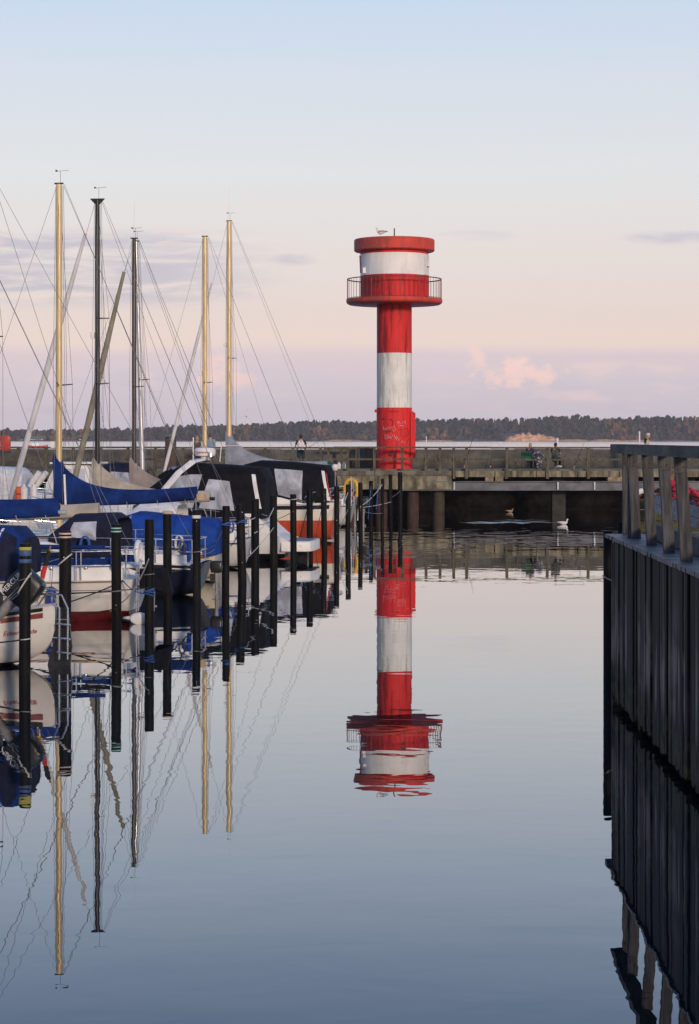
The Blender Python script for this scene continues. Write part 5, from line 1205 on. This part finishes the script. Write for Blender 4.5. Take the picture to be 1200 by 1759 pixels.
# ================================================================ SMALL THINGS ON THE PIER
Yb = 97.5; X = P(292.5, 0, Yb).x; ztp = P(0, 752, Yb).z
dp = thing('timber_dolphin', (X, Yb, 0), 'thick brown timber post standing before the pier on the left', 'post')
MB().tube([(X, Yb, -1), (X, Yb, 1.5), (X+.01, Yb, ztp-.05), (X+.01, Yb, ztp)], [.29, .28, .27, .25], 14).build('shaft', M['rust_brown'], dp)
MB().lathe([(.02, ztp+.001), (.26, ztp+.003), (.27, ztp+.05), (.02, ztp+.07)], (X+.01, Yb, 0), 14).build('cap', M['dark_metal'], dp)
M['redbox'] = mat('red_plastic_box', (.40, .04, .03), .5, 0, .15, 4)
Yr = 96.0; c = P(9, 761, Yr); rb = thing('lifebuoy_box', (c.x, Yr, 2.2), 'red plastic lifebuoy box on a post at the far left', 'lifebuoy box')
MB().tube([(c.x-.18, Yr+.15, 1.2), (c.x-.18, Yr+.15, 4.1)], .05, 8).build('post', M['rail_wood'], rb)
hs = []
for yy, k_ in ((-.12, .8), (-.08, 1), (.08, 1), (.12, .8)):
    hs.append([(c.x+k_*.24*(abs(cos(a))**.4)*(1 if cos(a) > 0 else -1), Yr+yy, c.z+k_*.36*(abs(sin(a))**.4)*(1 if sin(a) > 0 else -1)) for a in [2*pi*j/20 for j in range(20)]])
MB().rings(hs, True, True, True).build('case', M['redbox'], rb); MB().box((c.x, Yr, c.z-.42), (.5, .3, .08)).build('bracket', M['dark_metal'], rb)
M['greenbox'] = mat('green_tarp', (.02, .16, .10), .7, 0, .2, 4)
c = P(554, 797, YP+.6); gt = MB(); rs = []
for q, (zz, k_) in enumerate(((ZD+.003, 1.0), (ZD+.2, .98), (ZD+.36, .8), (ZD+.44, .4))):
    rs.append([(c.x+.42*k_*cos(a)*(1+.1*sin(3*a+q)), YP+.6+.25*k_*sin(a), zz+.03*sin(5*a)) for a in [2*pi*j/14 for j in range(14)]])
tag(gt.rings(rs, True, True, True).build('tarp_bundle', M['greenbox'], origin=(c.x, YP+.6, ZD)), 'green tarpaulin bundle on the pier right of the standing angler', 'tarpaulin')
def bottle(px, py, label):
    c = P(px, py, YP+.3)
    o = MB().lathe([(.09, ZD+.003), (.10, ZD+.02), (.10, ZD+.24), (.05, ZD+.30), (.045, ZD+.36), (.01, ZD+.365)], (c.x, YP+.3, 0), 12)
    tag(o.build('canister', M['fender'], origin=(c.x, YP+.3, ZD)), label, 'canister', 'white canisters on the pier')
bottle(582, 800, 'white canister on the pier edge left of the tower, left of two'); bottle(590.5, 800, 'slim white canister on the pier edge left of the tower, right of two')
M['rod'] = mat('fishing_rod', (.03, .03, .03), .5, 0, .1, 5)
def rod(pa, pb, Ya, Yb, label):
    a, b = P(*pa, Ya), P(*pb, Yb); r = thing('fishing_rod', a, label, 'fishing rod', 'fishing rods on the pier')
    MB().tube([a, a+(b-a)*.5, b], [.02, .014, .006], 6).build('blank', M['rod'], r)
    MB().tube([a, a+(b-a)*.14], .028, 7).build('grip', M['tan'], r); k_ = a+(b-a)*.17; MB().lathe([(.05, -.03), (.055, 0), (.05, .03)], k_+Vector((0, -.06, 0)), 10, 'X').build('reel', M['dark_metal'], r)
rod((797, 803), (813, 748), YP+.3, YP-.5, 'dark fishing rod leaning on the railing between tower and seated anglers')
rod((985, 805), (1003, 760), YP+.3, YP-.5, 'dark fishing rod leaning on the railing right of the seated anglers')
rod((690+152, 803), (845, 770), YP+3.8, YP+4.3, 'thin fishing rod propped against the parapet left of the anglers')
# picnic bench where the two anglers sit
M['bench'] = M['rail_wood']
YB = YP+1.6
bn = thing('bench', (P(928, 0, YB).x, YB, ZD), 'low weathered bench seat where the two anglers sit', 'bench')
for px in (888, 968):
    for dy in (-.18, .18): X = P(px, 0, YB).x; MB().box((X, YB+dy, ZD+.215), (.08, .08, .42)).build('leg', M['bench'], bn)
for dy in (-.15, 0, .15): MB().box2((P(878, 0, YB).x, YB+dy-.065, ZD+.43), (P(978, 0, YB).x, YB+dy+.065, ZD+.47)).build('slat', M['bench'], bn)

# ================================================================ PEOPLE AND BIRDS
def body_from(bones, voxel, name, mats, parent=None, origin=(0, 0, 0), label=None, cat=None, group=None, smooth=4):
    """bones: list of (polyline points, radii, material index, squash) fused into one continuous skin by a voxel remesh"""
    mb = MB()
    for pts, rr, mi, sq in bones:
        pts = [Vector(p) for p in pts]
        mb.tube(pts, rr, 12)
        for p, r in zip(pts, rr): mb.blob(p, r*.985, 0, 2)
    me = mb.mesh(name, mats); o = bpy.data.objects.new(name, me); col.objects.link(o)
    md = o.modifiers.new('r', 'REMESH'); md.mode = 'VOXEL'; md.voxel_size = voxel
    sm = o.modifiers.new('s', 'SMOOTH'); sm.factor = .5; sm.iterations = smooth
    dg = bpy.context.evaluated_depsgraph_get(); m2 = bpy.data.meshes.new_from_object(o.evaluated_get(dg)); bpy.data.objects.remove(o)
    m2.materials.clear()
    for m in mats: m2.materials.append(m)
    segs = []
    for pts, rr, mi, sq in bones:
        for a, b, ra, rb_ in zip(pts, pts[1:], rr, rr[1:]): segs.append((Vector(a), Vector(b), ra, rb_, mi))
    for p in m2.polygons:
        c = p.center; best = 1e9
        for a, b, ra, rb_, mi in segs:
            ab = b-a; k_ = max(0, min(1, (c-a).dot(ab)/(ab.length_squared+1e-12))); d = (c-(a+ab*k_)).length-(ra+(rb_-ra)*k_)
            if d < best: best = d; p.material_index = mi
        p.use_smooth = True
    m2.transform(Matrix.Translation(-Vector(origin)))
    ob = bpy.data.objects.new(name, m2); ob.location = origin; col.objects.link(ob); ROOTM[ob] = Matrix.Translation(Vector(origin))
    if label: tag(ob, label, cat, group)
    return ob
M['skin'] = mat('skin', (.42, .23, .16), .6, 0, .1, 8); M['hair_dark'] = mat('dark_hair', (.015, .012, .010), .7, 0, .2, 20); M['hair_blond'] = mat('blond_hair', (.38, .27, .14), .7, 0, .2, 20); M['hair_grey'] = mat('grey_hair', (.5, .48, .46), .7, 0, .2, 20)
M['shirt_white'] = mat('white_shirt', (.62, .62, .64), .9, 0, .08, 5); M['shirt_black'] = mat('black_sleeve', (.012, .012, .014), .9, 0, .2, 5); M['jeans'] = mat('dark_jeans', (.02, .028, .05), .9, 0, .25, 8)
M['shirt_blue'] = mat('pale_blue_shirt', (.16, .28, .38), .9, 0, .12, 5); M['coat_olive'] = mat('olive_grey_coat', (.07, .075, .06), .9, 0, .2, 5); M['purple'] = mat('dark_purple_jacket', (.03, .02, .07), .9, 0, .2, 5); M['vest'] = mat('beige_vest', (.42, .36, .26), .9, 0, .12, 5); M['shoe'] = mat('light_shoe', (.4, .36, .33), .7, 0, .1, 6); M['dark_coat'] = mat('dark_coat', (.02, .02, .024), .9, 0, .2, 5)
def person(x, y, z0, h, face, pose, cols, label, parts=None):
    """face: heading angle the person looks along; pose gives joint overrides in the person's own frame (x right, y forward, z up, unit height)"""
    s, u, sl, tr, sh, hr = cols         # skin, torso, sleeve, trousers, shoe, hair
    R = Matrix.Rotation(face-pi/2, 3, 'Z')
    J = dict(pel=(0, 0, .53), wst=(0, .0, .62), chs=(0, .005, .74), nck=(0, .0, .83), hd=(0, .015, .925), shL=(-.105, 0, .80), elL=(-.135, -.02, .64), wrL=(-.10, .10, .56), shR=(.105, 0, .80), elR=(.135, -.02, .64), wrR=(.10, .10, .56),
             hpL=(-.052, 0, .51), knL=(-.058, .012, .285), anL=(-.062, -.01, .045), hpR=(.052, 0, .51), knR=(.058, .012, .285), anR=(.062, -.01, .045))
    J.update(pose)
    g = lambda p: Vector((x, y, z0))+R @ (Vector(p)*h)
    j = {k_: Vector(v_) for k_, v_ in J.items()}
    B = []
    def bone(pts, rr, mi): B.append(([g(p) for p in pts], [r*h for r in rr], mi, 1))
    side = Vector((.045, 0, 0)); fw = Vector((0, .02, 0))
    for sd in (-1, 1): bone([j['pel']+side*sd*.9, j['wst']+side*sd*.75, j['chs']+side*sd*1.05, j['chs']+Vector((side.x*sd*1.1, 0, .05))], [.060, .056, .062, .045], 1)
    bone([j['pel'], j['pel']-Vector((0, 0, .02))], [.07, .06], 3)
    for sd in (-1, 1): bone([j['pel']+side*sd*.8-Vector((0, .012, .01)), j['pel']+side*sd*.8-Vector((0, .01, .05))], [.062, .055], 3)
    bone([j['chs']+Vector((0, 0, .06)), j['nck']+Vector((0, 0, .01)), j['nck']+Vector((0, .004, .03))], [.045, .034, .031], 0)
    hd = j['hd']; bone([hd+Vector((0, .004, -.035)), hd+Vector((0, 0, .0)), hd+Vector((0, -.005, .022))], [.039, .050, .047], 0)
    bone([hd+Vector((0, .047, -.006)), hd+Vector((0, .062, -.016))], [.010, .008], 0)                 # nose
    for sd in (-1, 1): bone([hd+Vector((.050*sd, -.004, .004)), hd+Vector((.053*sd, -.006, -.014))], [.009, .007], 0)   # ears
    bone([hd+Vector((0, -.012, .022)), hd+Vector((0, -.020, .0)), hd+Vector((0, -.022, -.018))], [.0505, .047, .036], 5); bone([hd+Vector((0, .012, .036)), hd+Vector((0, -.01, .034))], [.042, .046], 5)
    for sd, q in ((-1, 'L'), (1, 'R')):
        a, e, w = j['sh'+q], j['el'+q], j['wr'+q]
        bone([j['chs']+Vector((.05*sd, 0, .05)), a, a+(e-a)*.55], [.043, .037, .032], 2); bone([a+(e-a)*.55, e, w], [.026, .024, .017], 0)
        d = (w-e).normalized(); pm = w+d*.03; bone([w, pm], [.017, .019], 0)
        sdv = d.cross(Vector((0, 0, 1))); sdv = sdv.normalized() if sdv.length > .1 else Vector((1, 0, 0)); dn = d.cross(sdv).normalized()*(1 if d.cross(sdv).z < 0 else -1)
        for f in range(4): c = pm+sdv*(.0165*(f-1.5)/1.5); ln = (.030, .034, .032, .026)[f]; bone([c+d*.012, c+d*(.012+ln*.6)+dn*.006, c+d*(.012+ln)+dn*.018], [.0062, .006, .0055], 0)
        bone([w+d*.012-sdv*.014*sd, w+d*.032-sdv*.026*sd, w+d*.046-sdv*.026*sd+dn*.008], [.0068, .0065, .0058], 0)
        hp, kn, an = j['hp'+q], j['kn'+q], j['an'+q]
        bone([hp, hp+(kn-hp)*.4, kn, kn+(an-kn)*.35, an], [.062, .055, .040, .038, .028], 3)
        bone([an-Vector((0, .012, .018)), an+Vector((0, .03, -.024)), an+Vector((0, .085, -.030))], [.024, .022, .017], 4)
    return body_from(B, .0078*h, 'person', [s, u, sl, tr, sh, hr], None, (x, y, z0), label, 'person')
sk = M['skin']; YM = YP+.55
X = P(516.5, 0, YM).x
man = person(X, YM, ZD+.003, 1.72, pi/2, dict(anL=(-.075, -.01, .045), knL=(-.068, .01, .285), anR=(.085, .0, .045), knR=(.072, .01, .285), elL=(-.165, -.0, .66), wrL=(-.12, .12, .585), elR=(.165, .0, .66), wrR=(.12, .13, .585)),
       [sk, M['shirt_white'], M['shirt_black'], M['jeans'], M['shoe'], M['hair_dark']], 'person in white shirt with black sleeves and dark jeans, fishing at the railing')
a = Vector((X+.16, YM+.28, ZD+1.0)); r_ = thing('fishing_rod', a, 'fishing rod held by the person in the white shirt', 'fishing rod', 'fishing rods on the pier')
MB().tube([a, a+Vector((.35, 1.2, .15)), a+Vector((.9, 3.0, .55))], [.016, .011, .005], 6).build('blank', M['rod'], r_); MB().lathe([(.04, -.03), (.045, 0), (.04, .03)], a+Vector((.06, .2, -.04)), 10, 'X').build('reel', M['dark_metal'], r_)
X = P(338, 0, YP+1.0).x
person(X, YP+1.0, ZD+.003, 1.63, radians(70), dict(wrL=(-.06, .13, .60), wrR=(.07, .14, .60)), [sk, M['coat_olive'], M['coat_olive'], M['jeans'], M['dark_coat'], M['hair_blond']], 'blond person in an olive grey coat standing on the pier beside a gold mast')
X = P(361, 0, YP+1.2).x
person(X, YP+1.2, ZD+.003, 1.80, radians(110), dict(wrL=(-.05, .15, .66), elL=(-.15, .03, .66), wrR=(.06, .15, .64), hd=(0, .03, .92)), [sk, M['shirt_blue'], M['shirt_blue'], M['jeans'], M['dark_coat'], M['hair_dark']], 'person in a pale blue shirt standing on the pier behind the gold mast')
SIT = dict(pel=(0, 0, .30), wst=(0, .02, .39), chs=(0, .05, .51), nck=(0, .07, .60), hd=(0, .09, .69), shL=(-.105, .05, .57), elL=(-.13, .12, .43), wrL=(-.06, .22, .41), shR=(.105, .05, .57), elR=(.13, .12, .43), wrR=(.06, .22, .41),
           hpL=(-.055, .02, .29), knL=(-.065, .24, .285), anL=(-.065, .22, .045), hpR=(.055, .02, .29), knR=(.065, .24, .285), anR=(.065, .24, .045))
X = P(908, 0, YB).x
person(X, YB, ZD+.003, 1.70, radians(50), SIT, [sk, M['purple'], M['purple'], M['dark_coat'], M['dark_coat'], M['hair_blond']], 'seated person in a dark purple jacket with green backrest on the pier')
X = P(952, 0, YB).x
person(X, YB, ZD+.003, 1.72, radians(60), SIT, [sk, M['coat_olive'], M['dark_coat'], M['dark_coat'], M['shoe'], M['hair_dark']], 'seated person in dark olive coat on the pier right of the railing post')
M['chair_green'] = mat('green_chair_cloth', (.01, .085, .045), .85, 0, .2, 5)
c = P(905, 788, YB-.55)
ch = thing('folding_chair', (c.x, YB-.5, ZD), 'green folding chair right behind the seated person in purple', 'chair')
MB().box((c.x-.01, YB-.36, ZD+.40), (.48, .22, .03)).build('seat', M['chair_green'], ch)
MB().slab([(c.x-.26, YB-.48, ZD+.42), (c.x+.24, YB-.48, ZD+.42), (c.x+.22, YB-.52, ZD+.86), (c.x-.24, YB-.52, ZD+.86)], (0, .03, 0)).build('backrest', M['chair_green'], ch)
for q in (-.27, .25): MB().tube([(c.x+q, YB-.45, ZD+.003), (c.x+q, YB-.5, ZD+.9)], .014, 6).build('leg', M['dark_metal'], ch)
def check_mat():
    m = bpy.data.materials.new('patterned_blanket'); m.use_nodes = True; t = NT(m.node_tree); bb = t.n['Principled BSDF']; bb.inputs['Roughness'].default_value = .9
    vv = t.n.new('ShaderNodeTexVoronoi'); vv.inputs['Scale'].default_value = 9; t.l.new(t.pos(), vv.inputs['Vector'])
    t.put(bb.inputs['Base Color'], t.mix(t.step(vv.outputs['Distance'], .25, .5), (.42, .42, .44), (.05, .06, .08))); return m
c = P(926, 790, YB-.6); q = MB()
q.rings([[(c.x+k_*.26*cos(a)*(1+.15*sin(2*a)), YB-.55+.12*sin(a)*k_, c.z+dz) for a in [2*pi*i/12 for i in range(12)]] for dz, k_ in ((.42, .25), (.3, .8), (.05, 1.0), (-.25, .55), (-.47, .15))])
tag(q.build('blanket', check_mat(), origin=(c.x, YB-.55, ZD)), 'grey patterned blanket bundle hanging between the two seated people', 'blanket')
q = MB().blob(P(960, 801, YB-.6), .10, .15, 2, (1.6, .8, .6)); tag(q.build('plastic_bag', M['fender'], origin=P(960, 801, YB-.6)), 'small white plastic bag at the feet of the right seated person', 'bag')
Yo = 100.0+1.2; X = P(1110, 0, YP+1.4).x
person(X, YP+1.4, ZD+.003+.0, 2.0*.925, radians(-20), dict(hd=(0, .05, .90), nck=(0, .02, .825), wrL=(-.08, .12, .55), wrR=(.08, .12, .55)), [sk, M['vest'], M['shirt_black'], M['jeans'], M['shoe'], M['hair_grey']], 'grey haired person in beige vest over black, walking on the pier above the jetty rail')
# birds
M['gull'] = mat('gull_white', (.62, .60, .58), .8, 0, .1, 10); M['gull_grey'] = mat('gull_grey', (.30, .28, .28), .8, 0, .15, 10); M['beak'] = mat('beak', (.45, .22, .05), .6, 0, .1, 8); M['duck'] = mat('duck_brown', (.30, .23, .15), .85, 0, .3, 18); M['duckd'] = mat('duck_dark', (.05, .045, .03), .85, 0, .3, 18)
def bird(c, d, k_, up, mats, label, cat, sit=True, legs=False):
    d = Vector((d, 0, 0)); c = Vector(c); z = Vector((0, 0, 1)); g = lambda f, zz, yy=0: c+d*f*k_+z*zz*k_+Vector((0, yy*k_, 0)); B = []
    ad = lambda pts, rr, mi: B.append((pts, [r*k_ for r in rr], mi, 1))
    ad([g(-.20, .03), g(-.08, .01), g(.06, .0), g(.15, .04)], [.045, .085, .095, .06], 0)
    ad([g(.14, .05), g(.18, .14), g(.19, .20)], [.052, .040, .038], 0); ad([g(.185, .205), g(.205, .21)], [.046, .042], 3 if len(mats) > 3 else 0)
    ad([g(.24, .20), g(.30, .19)], [.014, .007], 2)
    for s_ in (-.06, .06): ad([g(.08, .05, s_), g(-.12, .06, s_*.9), g(-.32, .07, s_*.3)], [.05, .05, .014], 1)
    ad([g(-.2, .035), g(-.36, .06)], [.035, .014], 1)
    if legs:
        for s_ in (-.03, .03): ad([g(.02, -.06, s_), g(.02, -.20, s_), g(.07, -.21, s_)], [.012, .009, .009], 2)
    return body_from(B, .012*k_, 'bird', mats, None, tuple(c), label, cat, smooth=2)
bird((P(654, 0, TY-1.2).x, TY-1.2, tz(411.6)+.235), -1, 1.0, 1, [M['gull'], M['gull_grey'], M['beak']], 'seagull standing on the red cap of the light tower', 'gull', legs=True)
Yg = F*CZ/(901-HY); bird((P(968, 0, Yg).x, Yg, .055), 1, .8, 1, [M['gull'], M['gull'], M['beak']], 'white gull swimming under the pier beam trailing a wake', 'gull')
Yd = F*CZ/(880-HY); bird((P(876, 0, Yd).x, Yd, .05), 1, .68, 1, [M['duck'], M['duck'], M['beak'], M['duckd']], 'small brown duck floating in the dark under the pier', 'duck')
# the gull's wake: low ridges on the water
def ridge(pts, h, w, mb):
    rs = []
    for i, (px, py) in enumerate(pts):
        Y = F*CZ/(py-HY); X = P(px, 0, Y).x; f = sin(pi*(i+.3)/(len(pts)-.4+.6))**.6
        rs.append([(X, Y+w*a, .001+h*f*(.5+.5*cos(pi*a))) for a in (-1, -.75, -.5, -.25, 0, .25, .5, .75, 1)])
    mb.rings(rs, False, False, True, flip=True)
wk = MB(); ridge([(788+8.5*i, 897.5+.6*sin(i*1.1)-i*.03) for i in range(21)], .028, .22, wk); ridge([(845+9*i, 893.6+.5*sin(i*1.4)) for i in range(12)], .018, .18, wk); ridge([(800+6*i, 899+.3*sin(i)) for i in range(10)], .012, .15, wk)
tag(wk.build('wake', M['water'], origin=(8, 90, 0)), kind='structure')
# ---------------------------------------------------------------- air over the bay
hz = MB().box2((-2200, -30, -3), (2200, 3700, 58))
hm = bpy.data.materials.new('evening_haze'); hm.use_nodes = True; ht = hm.node_tree; ht.nodes.clear()
vo = ht.nodes.new('ShaderNodeVolumePrincipled'); vo.inputs['Density'].default_value = .00008
vo.inputs['Color'].default_value = (.93, .90, .96, 1)
oo = ht.nodes.new('ShaderNodeOutputMaterial'); ht.links.new(vo.outputs[0], oo.inputs['Volume'])
tag(hz.build('haze', hm), 'thin evening haze over the bay', 'haze', kind='stuff')
